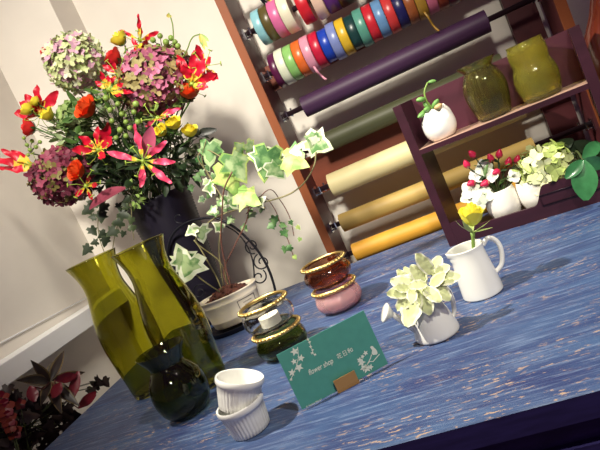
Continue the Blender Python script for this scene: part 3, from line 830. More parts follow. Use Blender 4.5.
# ================================================================== PLANTER, IVY, IRON STAND
random.seed(11)
tin = mat('cream_tin', (226, 216, 196), 0.4)
soilm = mat('soil', (84, 48, 40), 0.95, noise=0.6, nscale=120, bump=1.0)
iron = mat('black_iron', (34, 34, 42), 0.45, metal=0.4)
pl = tab(242, 324); prz = R(14)
t = thing('planter', pl + V((0, 0, .0105)), 'oval cream tin planter with square outline label, filled with soil', 'planter', rz=prz)
b = MB()
ov = 0.66
b.lathe([(0, 0), (.046, 0), (.0475, .002), (.049, .010), (.050, .0115), (.050, .014), (.0495, .015), (.0535, .040), (.0545, .0415), (.0545, .044), (.054, .045), (.0555, .052), (.0572, .0535), (.0572, .056), (.0552, .056), (.0535, .050), (.047, .004), (0, .004)], 64, sy=ov)
b.build('tin_body', tin, t)
b = MB(); rg = random.Random(2)
rows_, n = 9, 40
b.lathe([(.0515 * i / rows_, .046 + .016 * (1 - (i / rows_) ** 2)) for i in range(rows_ + 1)][::-1] if False else [(.0500 * (1 - i / rows_), .044 + .020 * (1 - (1 - i / rows_) ** 2)) for i in range(rows_)] + [(0, .064)], n, sy=ov, rib=lambda th, k: 1 - .03 * abs(math.sin(th * 7 + k * 2)), wob=lambda th, k: .0022 * math.sin(th * 11 + k * 3.1) + .0018 * math.sin(th * 5 - k * 5))
for i in range(70):
    a, q = rg.uniform(0, 6.28), rg.uniform(0, .92)
    b.ball((.049 * q * math.cos(a), .049 * q * ov * math.sin(a), .045 + .020 * (1 - q * q)), rg.uniform(.0015, .0036), n=5)
so = b.build('soil', soilm, t)
# the outline label follows the tin wall
lab = mat('label_ink', (70, 62, 66), 0.6)
def tinpt(a, z, off=.0005):
    r = .0498 + (z - .015) * .15 + off
    return V((r * math.cos(a), r * math.sin(a) * ov - off * .3, z))
a0, a1 = R(-72), R(-30)
b = MB()
loop = [tinpt(a0 + (a1 - a0) * i / 8, .0175) for i in range(9)] + [tinpt(a1, .0175 + .021 * i / 4) for i in range(1, 5)] + [tinpt(a1 + (a0 - a1) * i / 8, .0385) for i in range(1, 9)] + [tinpt(a0, .0385 - .021 * i / 4) for i in range(1, 4)]
b.tube(loop, .0006, 5, closed=True)
for z, f0, f1 in ((.032, .25, .75), (.027, .3, .7), (.023, .25, .6)):
    b.tube([tinpt(a0 + (a1 - a0) * (f0 + (f1 - f0) * i / 6), z) for i in range(7)], .00035, 4)
b.build('printed_label', lab, t)
# iron stand with scrolled arch
t = thing('plant_stand', pl, 'black iron plant stand with scrolled round arch and tray under the white planter', 'plant stand', rz=prz)
b = MB(); b.lathe([(0, 0), (.064, 0), (.068, .004), (.072, .0095), (.0705, .0098), (.064, .0055), (.060, .003), (0, .003)], 56, sy=.68)
b.build('tray', iron, t, auto=50)
def pl_loc(px, py, Y):
    q = at(px, py, Y) - pl; q.rotate(Quaternion((0, 0, 1), -prz)); return q
YA = pl.y + .042
arch = [(168, 262), (168, 248), (173, 234), (184, 224), (198, 219), (215, 218), (231, 225), (245, 236), (258, 251), (268, 268), (274, 285), (276, 297)]
b = MB(); b.tube(curve3([pl_loc(x, y, YA) for x, y in arch], 5), .0024, 8)
b.tube([pl_loc(168, 262, YA), pl_loc(176, 285, YA), pl_loc(200, 318, pl.y + .03)], .0022, 8)
b.tube([pl_loc(276, 297, YA), pl_loc(273, 302, YA - .02), pl_loc(262, 309, pl.y + .01)], .0022, 8)
b.build('arch', iron, t)
def spiral(cx, cy, r, a0, turns, sgn=1, n=26):
    return [(cx + r * (1 - .75 * i / n) * math.cos(a0 + sgn * turns * 2 * PI * i / n), cy + r * (1 - .75 * i / n) * math.sin(a0 + sgn * turns * 2 * PI * i / n)) for i in range(n + 1)]
b = MB()
inner = [(222, 224), (236, 232), (246, 244), (252, 258), (254, 272), (254, 286)]
b.tube(curve3([pl_loc(x, y, YA) for x, y in inner], 5), .0015, 6)
b.build('inner_arch', iron, t)
b = None
for sp_ in (spiral(252, 246, 8, R(70), 1.25), spiral(262, 262, 9, R(-120), 1.3, -1), spiral(259, 277, 8, R(-60), 1.2)):
    if b: b.build('scroll', iron, t)
    b = MB(); b.tube([pl_loc(x, y, YA) for x, y in sp_], .0014, 6)
for sp_ in (spiral(200, 292, 8, R(-60), 1.2, -1), spiral(186, 268, 9, R(180), 1.2)):
    b.build('scroll', iron, t); b = MB(); b.tube([pl_loc(x, y, YA) for x, y in sp_], .0014, 6)
b.build('scroll', iron, t); b = MB(); b.tube([pl_loc(x, y, YA) for x, y in spiral(179, 218, 5.5, R(60), .95)[:20]], .0012, 6)
b.build('scroll', iron, t)
b = MB(); b.tube([pl_loc(276, 297, YA), pl_loc(268, 297, YA - .01), pl_loc(262, 304, YA - .04)], .002, 8)
b.blade(pl_loc(262, 305, pl.y + .01), V((1, .1, .15)), V((0, 0, 1)), .030, .020, leafp, bend=.5, fold=.4, n=8)
b.build('leaf_foot', iron, t, solid=.001)

# ivy in the planter
ivy_g = [mat('ivy_cream', (222, 228, 196), 0.5), mat('ivy_green', (116, 156, 96), 0.45, noise=0.25, nscale=60), mat('ivy_deep', (72, 116, 62), 0.45, noise=0.25, nscale=60), mat('ivy_lime', (164, 190, 92), 0.45, noise=0.15, nscale=60)]
def variegate(m, c0, c1, lo=.42, hi=.58, sc_=55):
    nt = m.node_tree; b_ = nt.nodes['Principled BSDF']
    n = nt.nodes.new('ShaderNodeTexNoise'); n.inputs['Scale'].default_value = sc_; n.inputs['Detail'].default_value = 3
    tc = nt.nodes.new('ShaderNodeTexCoord'); nt.links.new(tc.outputs['Object'], n.inputs['Vector'])
    r = nt.nodes.new('ShaderNodeValToRGB'); r.color_ramp.elements[0].position = lo; r.color_ramp.elements[1].position = hi
    r.color_ramp.elements[0].color = srgb(*c0); r.color_ramp.elements[1].color = srgb(*c1)
    nt.links.new(n.outputs['Fac'], r.inputs[0]); nt.links.new(r.outputs[0], b_.inputs['Base Color'])
variegate(ivy_g[0], (206, 216, 176), (232, 236, 214)); variegate(ivy_g[1], (92, 136, 78), (170, 192, 140)); variegate(ivy_g[2], (58, 100, 54), (112, 150, 92)); variegate(ivy_g[3], (130, 168, 84), (190, 206, 120))
ivystem = mat('ivy_stem', (130, 124, 84), 0.6)
ivystem_r = mat('ivy_stem_brown', (112, 74, 62), 0.6)
def ivy_leaf(b, c, tip, nrm, size, inner=1, margin=0, mf=.80, cup=.28):
    """five-lobed leaf: c = stalk end, tip = pointing direction"""
    d = V(tip).normalized(); nn = V(nrm); nn = (nn - d * nn.dot(d)).normalized(); sd = d.cross(nn)
    out = [(-.05, .0), (-.24, .20), (-.14, .46), (.13, .39), (.28, .62), (.47, .30), (.72, .20), (1.0, .0)]
    pts = [(x, y) for x, y in out] + [(x, -y) for x, y in out[-2:0:-1]]
    ctr = (.22, 0)
    def P(x, y, f):
        X_ = ctr[0] + (x - ctr[0]) * f; Y_ = y * f
        return V(c) + (d * X_ + sd * Y_ - nn * (cup * (abs(Y_) * 1.0 + .5 * max(0, X_ - .3) ** 2) )) * size
    pts = [(x + rnd(-.035, .035), y + rnd(-.035, .035)) for x, y in pts]
    mf = mf + rnd(-.06, .04) if mf < .99 else mf
    n = len(pts)
    vs = [V(c) + d * ctr[0] * size] + [P(x, y, mf) for x, y in pts] + [P(x, y, 1) for x, y in pts]
    k = len(b.v)
    b.add(vs, [(0, 1 + i, 1 + (i + 1) % n) for i in range(n)], inner)
    b.add(vs, [(1 + i, 1 + n + i, 1 + n + (i + 1) % n, 1 + (i + 1) % n) for i in range(n)], margin) if mf < .99 else None
def merge_fix(): pass
t = thing('ivy', pl + V((0, 0, .05)), 'variegated ivy plant with long arching stems growing from the oval cream planter', 'ivy plant')
o0 = t.location.copy()
def vine(name, pts, r, m, parent, o0, n=6):
    b = MB(); b.tube(curve3([at(x, y, Y) - o0 for x, y, Y in pts], n), r, 6); return b.build(name, m, parent)
Yp = pl.y
root1 = (231, 287, Yp - .01)
vine('stem', [root1, (226, 268, Yp - .01), (221, 240, Yp - .02), (222, 215, Yp - .03), (224, 190, Yp - .04), (232, 172, Yp - .05)], .0014, ivystem_r, t, o0)
vine('stem', [(228, 288, Yp), (224, 270, Yp), (235, 245, Yp), (246, 222, Yp), (248, 206, Yp), (240, 190, Yp)], .0013, ivystem_r, t, o0)
vine('stem', [(222, 290, Yp - .02), (216, 276, Yp - .02), (208, 262, Yp - .03), (200, 248, Yp - .03), (194, 240, Yp - .03)], .0013, ivystem, t, o0)
vine('stem', [(220, 292, Yp - .03), (205, 282, Yp - .04), (192, 272, Yp - .05), (184, 268, Yp - .06)], .0013, ivystem, t, o0)
vine('stem', [(229, 288, Yp + .01), (220, 262, Yp + .01), (196, 240, Yp), (215, 218, Yp), (250, 206, Yp), (285, 196, Yp - .01), (303, 184, Yp - .02), (314, 166, Yp - .03), (316, 152, Yp - .03)], .0013, ivystem, t, o0, 9)
vine('stem', [(224, 290, Yp), (219, 250, Yp), (222, 210, Yp), (212, 180, Yp), (198, 158, Yp), (207, 150, Yp), (226, 160, Yp - .02)], .0010, ivystem, t, o0)
vine('stem', [(248, 208, Yp), (262, 196, Yp), (274, 208, Yp + .01), (281, 225, Yp + .01), (288, 240, Yp + .01), (294, 258, Yp + .01)], .0008, ivystem_r, t, o0)
vine('stem', [(246, 214, Yp), (268, 190, Yp), (280, 200, Yp + .01), (290, 218, Yp + .01), (294, 236, Yp + .01)], .0008, ivystem_r, t, o0)
vine('stem', [(224, 200, Yp - .03), (210, 178, Yp), (202, 160, Yp), (206, 140, Yp)], .0008, ivystem, t, o0)
lv = [  # stalk px, tip px, depth offset, inner, margin, mf, facing jitter
    (232, 156, 247, 184, -.04, 1, 3, .84), (226, 168, 236, 198, -.035, 3, 3, .9), (262, 150, 258, 172, -.04, 2, 0, .84), (268, 152, 263, 184, -.045, 2, 3, .88), (272, 164, 286, 180, -.045, 1, 0, .85),
    (287, 158, 272, 150, -.03, 0, 1, .5), (285, 158, 310, 166, -.035, 3, 3, .7), (309, 140, 334, 150, -.03, 1, 0, .75), (318, 142, 304, 136, -.03, 0, 1, .6), (300, 150, 281, 155, -.03, 0, 1, .6),
    (242, 150, 234, 142, -.03, 1, 3, .85), (248, 144, 258, 152, -.03, 1, 3, .85), (210, 144, 209, 168, 0, 2, 1, .7), (212, 186, 201, 190, -.01, 1, 0, .75), (222, 206, 233, 196, -.02, 0, 1, .6),
    (186, 266, 176, 244, -.06, 1, 0, .72), (190, 258, 182, 286, -.065, 1, 0, .7), (200, 228, 203, 245, -.03, 1, 0, .7), (194, 228, 184, 236, -.03, 1, 0, .7), (228, 196, 239, 210, -.02, 1, 0, .8), (216, 210, 206, 214, -.02, 0, 1, .6), (240, 194, 262, 204, -.04, 3, 3, .9),
    (256, 204, 266, 196, -.01, 1, 0, .75), (222, 228, 212, 222, -.02, 1, 0, .75)]
for (x0, y0, x1, y1, dy, ii, mm, mf) in lv:
    s0 = at(x0, y0, Yp + dy) - o0; s1 = at(x1, y1, Yp + dy + rnd(-.012, .012)) - o0
    b = MB(); L = (s1 - s0).length
    ivy_leaf(b, s0, s1 - s0, face_dir(o0 + s0) + V((rnd(-.25, .25), rnd(-.2, .2), rnd(.0, .5))), L, ii, mm, mf)
    b.build('leaf', ivy_g, t)
for (x, y, s_, ii) in ((275, 217, 8, 2), (273, 224, 7, 2), (283, 231, 7, 2), (285, 247, 6, 2), (291, 247, 6, 2), (281, 224, 6, 2), (253, 212, 8, 1), (262, 207, 6, 1), (290, 221, 5, 2), (297, 226, 5, 3), (300, 238, 4, 3), (294, 256, 4, 3),
                       (203, 152, 6, 2), (197, 158, 6, 2), (206, 166, 6, 2), (214, 174, 6, 1), (200, 172, 6, 2), (196, 176, 7, 2), (190, 186, 6, 2), (211, 192, 7, 2), (203, 198, 6, 2), (226, 186, 6, 2), (233, 200, 6, 2), (217, 182, 5, 1), (224, 178, 6, 1), (207, 180, 6, 1), (232, 218, 7, 1), (243, 226, 6, 1), (218, 196, 6, 0)):
    c = at(x, y, Yp + .005) - o0; d = (-RT * rnd(-.8, .8) - UP * rnd(.2, 1)).normalized()
    b = MB(); ivy_leaf(b, c, d, face_dir(o0 + c) + V((rnd(-.4, .4), rnd(-.4, .4), rnd(-.2, .4))), s_ * .0021, ii, ii if rnd(0, 1) < .5 else 0, .85)
    b.build('leaf', ivy_g, t)

# ================================================================== BLACK VASE AND BOUQUET
vb = V((-.555, 1.018, TZ))
blackv = mat('black_ceramic', (26, 22, 38), 0.45)
prof = [(0, 0), (.036, 0), (.038, .002)]
nz = 46
for i in range(1, nz * 2 + 1):
    z = .002 + .272 * i / (nz * 2); r = .038 + .030 * (z / .274) ** .9
    prof.append((r + (.0009 if i % 2 else -.0006), z))
prof += [(.0675, .276), (.0655, .276), (.060, .20), (.036, .006), (0, .005)]
b = MB(); b.lathe(prof, 56); o = b.build('ribbed_vase', blackv); o.location = vb
tag(o, 'tall black tapering vase with fine ribs holding the big mixed bouquet', 'vase')
MOUTH = vb + V((0, 0, .262))
def stem_from(b, c, r=.0016, mi=0, lift=.35):
    """a stem from inside the vase mouth up to c (local coordinates, origin at the mouth)"""
    c = V(c); a = rnd(0, 6.28); k = rnd(0, .030)
    s0 = V((k * math.cos(a), k * math.sin(a), -.03)) + V((c.x, c.y, 0)).normalized() * .012
    b.tube(curve3([s0, s0 + V((c.x * .12, c.y * .12, .05)), c * .6 + V((0, 0, .02)), c], 5), r, 6, mi)
def bloom_thing(name, label, cat, group=None): return thing(name, MOUTH, label, cat, group)
YV = vb.y
def loc_(px, py, dy): return at(px, py, YV + dy) - MOUTH

# hydrangeas
hpg = hyd_mats('pale_hydrangea', [(198, 208, 150), (180, 198, 132), (206, 160, 182), (224, 224, 194)])
hmv = hyd_mats('mauve_hydrangea', [(188, 106, 138), (162, 82, 110), (170, 150, 98), (148, 136, 86)])
hbg = hyd_mats('burgundy_hydrangea', [(120, 42, 66), (148, 64, 88), (128, 118, 64), (98, 32, 54)])
hgr = hyd_mats('green_hydrangea', [(156, 180, 110), (184, 202, 142), (128, 156, 88)])
for px, py, dy, R0, nf, ms, sz, fl, lab_ in (
        (76, 63, -.02, .053, 330, hpg, .0094, 1.0, 'large round pale green and pink hydrangea head at the upper left of the bouquet'),
        (156, 81, -.04, .071, 380, hmv, .0102, .85, 'big mauve pink hydrangea head at the upper right of the bouquet'),
        (64, 176, -.09, .058, 310, hbg, .0100, .9, 'burgundy and olive hydrangea head hanging at the lower left of the bouquet'),
        (74, 118, -.05, .030, 46, hgr, .0135, .9, 'small green hydrangea cluster between the two red roses of the bouquet')):
    t = bloom_thing('hydrangea', lab_, 'hydrangea', 'hydrangeas of the bouquet')
    c = loc_(px, py, dy)
    b = MB(); hydrangea_bloom(b, c, R0, nf, 4 if len(ms) == 4 else 3, sz, fl, px)
    b.build('bloom', ms, t)
    b = MB(); stem_from(b, c, .0026); 
    for k in range(9):
        e = c + rvec() * R0 * .8; b.tube([c - (c.normalized() * R0 * .5), e], .0011, 5)
    b.build('stem', stem_d, t)
# roses
oran = mat('rose_orange', (236, 84, 34), 0.5, noise=0.22, nscale=50, sub=0.05)
redr = mat('rose_red', (214, 44, 40), 0.5, noise=0.22, nscale=50, sub=0.05)
for px, py, dy, r, m, ax, lab_ in (
        (90, 111, -.10, .0195, oran, (-.1, -.7, .7), 'orange rose in the middle left of the bouquet front'),
        (80, 172, -.14, .0165, oran, (-.2, -.8, .5), 'orange rose on the burgundy hydrangea at the lower left'),
        (190, 95, -.06, .0175, oran, (.4, -.4, .8), 'orange rose below the red lily at the bouquet right side'),
        (32, 128, -.07, .0150, redr, (-.7, -.3, .4), 'red rose below the yellow roses at the left'),
        (117, 60, -.06, .0165, redr, (-.5, -.3, .8), 'red rose at the top left of the mauve hydrangea'),
        (46, 53, -.02, .0085, redr, (-.8, -.3, .5), 'small red rosebud peeping out left of the pale hydrangea')):
    t = bloom_thing('rose', lab_, 'rose', 'orange and red roses of the bouquet')
    c = loc_(px, py, dy); a = V(ax).normalized()
    b = MB(); rose_bloom(b, c, a, r, open_=.25, seed=px); b.build('bloom', m, t)
    b = MB(); stem_from(b, c - a * r * .5, .0017)
    for k in range(5):
        d = V((math.cos(k * 1.26), math.sin(k * 1.26), .2)); d.rotate(a.to_track_quat('Z', 'Y')); b.blade(c - a * r * .45, d, a, r * 1.1, r * .4, lancep, bend=.5, n=4)
    b.build('stem', green_m, t)
yel = mat('rose_golden', (255, 232, 70), 0.5, noise=0.12, nscale=50, sub=0.05)
for px, py, dy, r, ax, lab_ in (
        (122, 42, -.04, .0150, (-.2, -.3, .9), 'yellow rose at the top of the bouquet'),
        (145, 51, -.05, .0120, (0, -.3, .9), 'half hidden yellow rose behind the mauve hydrangea top'),
        (30, 111, -.07, .0130, (-.4, -.4, .8), 'leftmost yellow rose among the red flames at the left'),
        (50, 117, -.09, .0130, (-.1, -.5, .8), 'yellow rose right above the red rose at the left'),
        (37, 103, -.06, .0100, (-.3, -.3, .9), 'small upper yellow rose of the left cluster'),
        (163, 133, -.11, .0120, (0, -.6, .7), 'leftmost of the three yellow roses above the black vase'),
        (176, 126, -.11, .0130, (.1, -.5, .8), 'middle one of three yellow roses above the black vase'),
        (191, 134, -.10, .0130, (.3, -.4, .8), 'rightmost of the three yellow roses above the black vase')):
    t = bloom_thing('rose', lab_, 'rose', 'yellow roses of the bouquet')
    c = loc_(px, py, dy); a = V(ax).normalized()
    b = MB(); rose_bloom(b, c, a, r, layers=((.4, 3), (.7, 4), (1.0, 5)), open_=.18, seed=px); b.build('bloom', yel, t)
    b = MB(); stem_from(b, c - a * r * .5, .0014)
    for k in range(5):
        d = V((math.cos(k * 1.26), math.sin(k * 1.26), .2)); d.rotate(a.to_track_quat('Z', 'Y')); b.blade(c - a * r * .45, d, a, r * 1.1, r * .4, lancep, bend=.5, n=4)
    b.build('stem', green_m, t)
# gloriosa lilies
lred = [mat('lily_red', (200, 18, 48), 0.4, noise=0.2, nscale=60, sub=0.05), mat('lily_yellow', (232, 190, 60), 0.45), mat('lily_green', (150, 176, 66), 0.45), mat('lily_pink', (226, 70, 108), 0.4, noise=0.2, nscale=60, sub=0.05)]
anther = mat('anther', (150, 110, 60), 0.7)
def lily(c_px, dy, tips, label, W=.014, base=.2, yel_edge=True, pink=False, stam=6, bend=.35):
    t = bloom_thing('lily', label, 'lily', 'flame lilies of the bouquet')
    c = loc_(c_px[0], c_px[1], dy)
    mainm = 3 if pink else 0
    for (tx, ty, td) in tips:
        e = loc_(tx, ty, dy + td); d = e - c; L = d.length * 1.06
        b = MB()
        up = face_dir(MOUTH + c) + V((rnd(-.3, .3), 0, rnd(-.2, .4)))
        b.blade(c, (d.normalized() - up.normalized() * .18), up, L, W * rnd(.75, 1.0), lambda q: max(.10, math.sin(PI * (q ** 1.5) * .93 + .10) ** .9), bend=bend * rnd(.6, 1.3), fold=.3, wave=.045, n=16, mats=lambda q: 2 if q < base * .5 else (1 if q < base else mainm), edge=1 if yel_edge else None, wf=2.6, twist=rnd(-.7, .7))
        b.build('petal', lred, t)
    cf = face_dir(MOUTH + c)
    mean = sum(((loc_(x, y, dy + q) - c).normalized() for x, y, q in tips), V((0, 0, 0))) / len(tips)
    ax = (mean * .3 - mean * 1.0 + cf * .5).normalized() if mean.length > .3 else cf
    b = MB(); b.ball(c, .0042, 0, 8)
    for k in range(stam):
        e = ax.orthogonal().normalized(); e.rotate(Quaternion(ax, k * 2 * PI / stam))
        q = c + (e * .9 + ax * .35).normalized() * .030
        b.tube([c, c + e * .012 + ax * .012, q], .0006, 5)
        b.tube([q - e.cross(ax) * .004, q + e.cross(ax) * .004], .0011, 5)
    b.build('stamen', lred[2], t)
    b = MB(); stem_from(b, c - cf * .004, .0014); b.build('stem', stem_d, t)
lily((143, 161), -.15, [(108, 152, 0), (135, 126, -.01), (165, 143, -.01), (173, 162, 0), (170, 182, 0), (141, 186, -.01)], 'large pink-red flame lily spread like a star at the bouquet front', pink=True, yel_edge=False, base=.32, W=.0125)
lily((98, 150), -.13, [(74, 150, 0), (80, 137, -.01), (98, 128, 0), (108, 124, 0), (112, 138, -.01), (104, 158, -.02)], 'red flame lily with petals bent upward at the left of the front star lily', base=.22, W=.019)
lily((35, 166), -.10, [(2, 150, -.01), (-6, 160, 0), (0, 168, .01), (12, 171, -.02), (14, 152, .01)], 'red and yellow flame lily pointing left at the far left of the bouquet', base=.5, W=.018)
lily((40, 116), -.055, [(16, 113, 0), (26, 95, 0), (36, 86, 0), (56, 92, 0), (20, 102, .01), (48, 100, .01)], 'red flame lily fanned behind the left yellow roses', base=.2, W=.020, bend=.25)
lily((192, 84), -.07, [(194, 52, 0), (205, 60, -.01), (215, 74, 0), (207, 88, -.02), (178, 56, 0), (184, 66, -.02)], 'big red flame lily at the right edge of the bouquet', base=.3, W=.020)
lily((140, 40), -.03, [(119, 30, 0), (138, 15, 0), (150, 38, -.01), (158, 32, 0), (141, 28, .01)], 'small red and yellow flame lily standing up at the bouquet top', base=.45, W=.009)
lily((141, 54), -.06, [(132, 38, 0), (146, 40, -.01), (154, 50, -.01), (134, 48, 0), (150, 60, -.01)], 'red and yellow flame lily half hidden behind the mauve hydrangea', base=.4, W=.010)
lily((109, 90), -.11, [(100, 72, -.01), (108, 76, 0), (122, 84, -.01), (96, 82, 0), (120, 96, -.02), (132, 92, -.01)], 'green-hearted flame lily with one red petal beside the orange rose', base=.55, W=.010)
lily((158, 118), -.13, [(172, 108, 0), (180, 108, -.01), (146, 126, -.01), (160, 122, -.02), (168, 116, .01)], 'small pink flame lily above the star lily', pink=True, base=.3, W=.009)
lily((205, 66), -.05, [(196, 46, 0), (213, 58, 0), (218, 84, -.01), (200, 92, -.02), (190, 60, -.01)], 'red flame lily with curling petals outermost at the upper right of the bouquet', base=.18, W=.017, bend=.9)
lily((118, 74), -.09, [(104, 66, 0), (110, 60, -.01), (126, 70, 0), (122, 88, -.01), (108, 84, -.01)], 'small red flame lily between the pale and the mauve hydrangea heads', base=.25, W=.011, bend=.6)
lily((86, 186), -.15, [(76, 196, 0), (92, 200, 0), (100, 184, -.01), (90, 174, -.01)], 'dull red flame lily hanging under the lower orange rose', base=.4, W=.010, bend=.6)
# large pink leaf, standing petal
t = bloom_thing('anthurium', 'single upright pink pointed spathe behind the star lily', 'spathe')
pinkp = mat('spathe_pink', (214, 104, 136), 0.35, noise=0.12, nscale=60)
c = loc_(145, 158, -.135); e = loc_(152, 125, -.15)
b = MB(); b.blade(c, e - c, face_dir(MOUTH + c), (e - c).length, .024, leafp, bend=.15, fold=.35, n=10); b.build('petal', pinkp, t)
b = MB(); stem_from(b, c, .0016); b.build('stem', stem_d, t)
t = bloom_thing('broad_leaf', 'broad dusky pink drooping leaf at the lower front of the bouquet', 'leaf')
dusk = mat('dusky_leaf', (150, 70, 88), 0.35, noise=0.2, nscale=40)
c = loc_(126, 188, -.12); e = loc_(86, 202, -.15)
b = MB(); b.blade(c, e - c, -RT * .4 + UP * .9 + face_dir(MOUTH + c) * .8, (e - c).length * 1.05, .034, leafp, bend=-.5, fold=.25, n=10); b.build('leaf_blade', dusk, t)
b = MB(); stem_from(b, c, .0018); b.build('stem', stem_d, t)
t = bloom_thing('broad_leaf', 'dark glossy leaf sticking out at the right side of the bouquet', 'leaf')
c = loc_(194, 136, -.07); e = loc_(215, 129, -.08)
b = MB(); b.blade(c, e - c, face_dir(MOUTH + c) + V((0, 0, .3)), (e - c).length, .016, leafp, bend=-.3, fold=.3, n=8); b.build('leaf_blade', mat('leaf_black_green', (34, 38, 34), 0.4), t)
b = MB(); stem_from(b, c, .0014); b.build('stem', stem_d, t)
# green berries
bgr = mat('green_berry', (132, 160, 76), 0.35, noise=0.15, nscale=60, sub=0.08)
for label, pts in (('cluster of round green berries in the middle of the bouquet', [(110, 110), (118, 104), (122, 114), (112, 121), (126, 122), (120, 130), (134, 112), (130, 128), (138, 122), (116, 138), (126, 136), (106, 98), (136, 104)]),
                   ('cluster of green berries at the very top of the bouquet', [(153, 40), (160, 36), (166, 42), (158, 47), (171, 38), (164, 49), (175, 42), (150, 47), (161, 53), (178, 46)]),
                   ('string of small green berries at the left below the red rose', [(24, 138), (27, 145), (32, 141), (30, 150), (36, 147), (40, 142), (28, 155)])):
    t = bloom_thing('berry_branch', label, 'berry branch', 'green berry branches of the bouquet')
    cx = sum(p[0] for p in pts) / len(pts); cy = sum(p[1] for p in pts) / len(pts)
    yo = -.12 if cy > 90 and cx > 60 else (-.05 if cx > 60 else -.07)
    hub = loc_(cx, cy + 8, yo + .03)
    b = MB(); stem_from(b, hub, .0015); cs = []
    for px, py in pts:
        c = loc_(px, py, yo + rnd(-.012, .012)); cs.append(c); b.tube([hub, (hub + c) / 2 + V((0, 0, .003)), c], .0008, 5)
    b.build('stem', stem_d, t)
    for c in cs:
        b = MB(); b.ball(c, (.0050 if cx > 60 else .0040) * rnd(.85, 1.15), 0, 9); b.build('berry', bgr, t)
# curved buds on stems
for pts, label in ((((160, 60), (172, 48), (173, 28), (170, 15)), 'nodding green bud on a tall curved stem above the bouquet'),
                   (((178, 64), (186, 52), (192, 38), (200, 34)), 'faded greenish yellow bud drooping on a stem at the upper right')):
    t = bloom_thing('flower_bud', label, 'bud')
    q = [loc_(x, y, -.05) for x, y in pts]
    b = MB(); stem_from(b, q[0], .0012); b.tube(curve3(q, 6), .0011, 6); b.build('stem', stemg, t)
    for k in range(5 if pts[0][0] == 178 else 3):
        b = MB(); tip = q[-1] + RT * (.002 + rnd(-.008, .012) * (2 if pts[0][0] == 178 else .4)) - UP * rnd(.012, .030 if pts[0][0] == 178 else .014)
        if pts[0][0] == 160: tip = q[-1] + RT * rnd(-.008, .005) - UP * rnd(-.01, .006)
        b.blade(q[-1], tip - q[-1], face_dir(MOUTH + q[-1]), (tip - q[-1]).length, .007, leafp, bend=.3, fold=.3, n=5); b.build('petal', green_l if k % 2 else mat('bud_yellow', (196, 180, 90), .5), t)
# foliage
def foliage(label, cx, cy, dy, ex, ey, ed, n, m, size, grp='leafy branches of the bouquet', prof=leafp):
    t = bloom_thing('leafy_branch', label, 'leafy branch', grp)
    b = MB(); sb = MB(); hub = loc_(cx, cy, dy); stem_from(sb, hub, .0018)
    for i in range(n):
        u = rvec(); c = loc_(cx + u.x * ex, cy + u.y * ey, dy + u.z * ed)
        d = (rvec() + (c - hub).normalized() * .8).normalized()
        if i % 2 == 0: sb.tube([hub * .9 + c * .1, (hub + c) / 2 + V((0, 0, .004)), c], .0007, 5)
        b.blade(c, d, rvec(), size * rnd(.7, 1.3), size * rnd(.4, .6), prof, bend=rnd(-.5, .5), fold=.3, n=5)
    b.build('leaves', m, t); sb.build('stem', stem_d, t)
foliage('dark leafy branch filling the bouquet above the black vase rim', 146, 166, -.08, 48, 17, .05, 170, green_d, .026)
foliage('dark small-leaved branch at the bouquet right side under the yellow roses', 186, 150, -.06, 26, 19, .03, 110, mat('leaf_grey_green', (78, 86, 62), 0.6, noise=.2), .013)
foliage('mid green leafy branch in the heart of the bouquet', 118, 124, -.07, 50, 34, .04, 150, green_m, .024)
foliage('dark leafy branch behind the burgundy hydrangea', 96, 160, -.06, 34, 28, .03, 90, green_d, .024)
foliage('pale silvery leafy branch left of the orange rose', 82, 130, -.06, 26, 20, .02, 44, mat('leaf_silver', (158, 178, 130), 0.5, noise=.15), .020, prof=ovalp)
foliage('light green leafy branch under the mauve hydrangea', 140, 100, -.06, 40, 18, .03, 50, green_l, .020)
foliage('wispy pale leaves hanging over the vase rim at the left', 133, 194, -.11, 8, 12, .015, 22, green_l, .013)
# fine bare stems at the left
t = bloom_thing('twig_bunch', 'bunch of thin bare green twigs showing the wall at the left of the bouquet', 'twigs')
b = MB()
for i in range(9):
    a_ = loc_(90 + rnd(-6, 6), 152 + rnd(-6, 6), -.05); e = loc_(rnd(36, 52), rnd(124, 146), -.06); b.tube([a_, (a_ + e) / 2 + V((0, 0, .004)), e], .0007, 5)
stem_from(b, loc_(90, 152, -.05), .0016)
b.build('twig', stem_d, t)
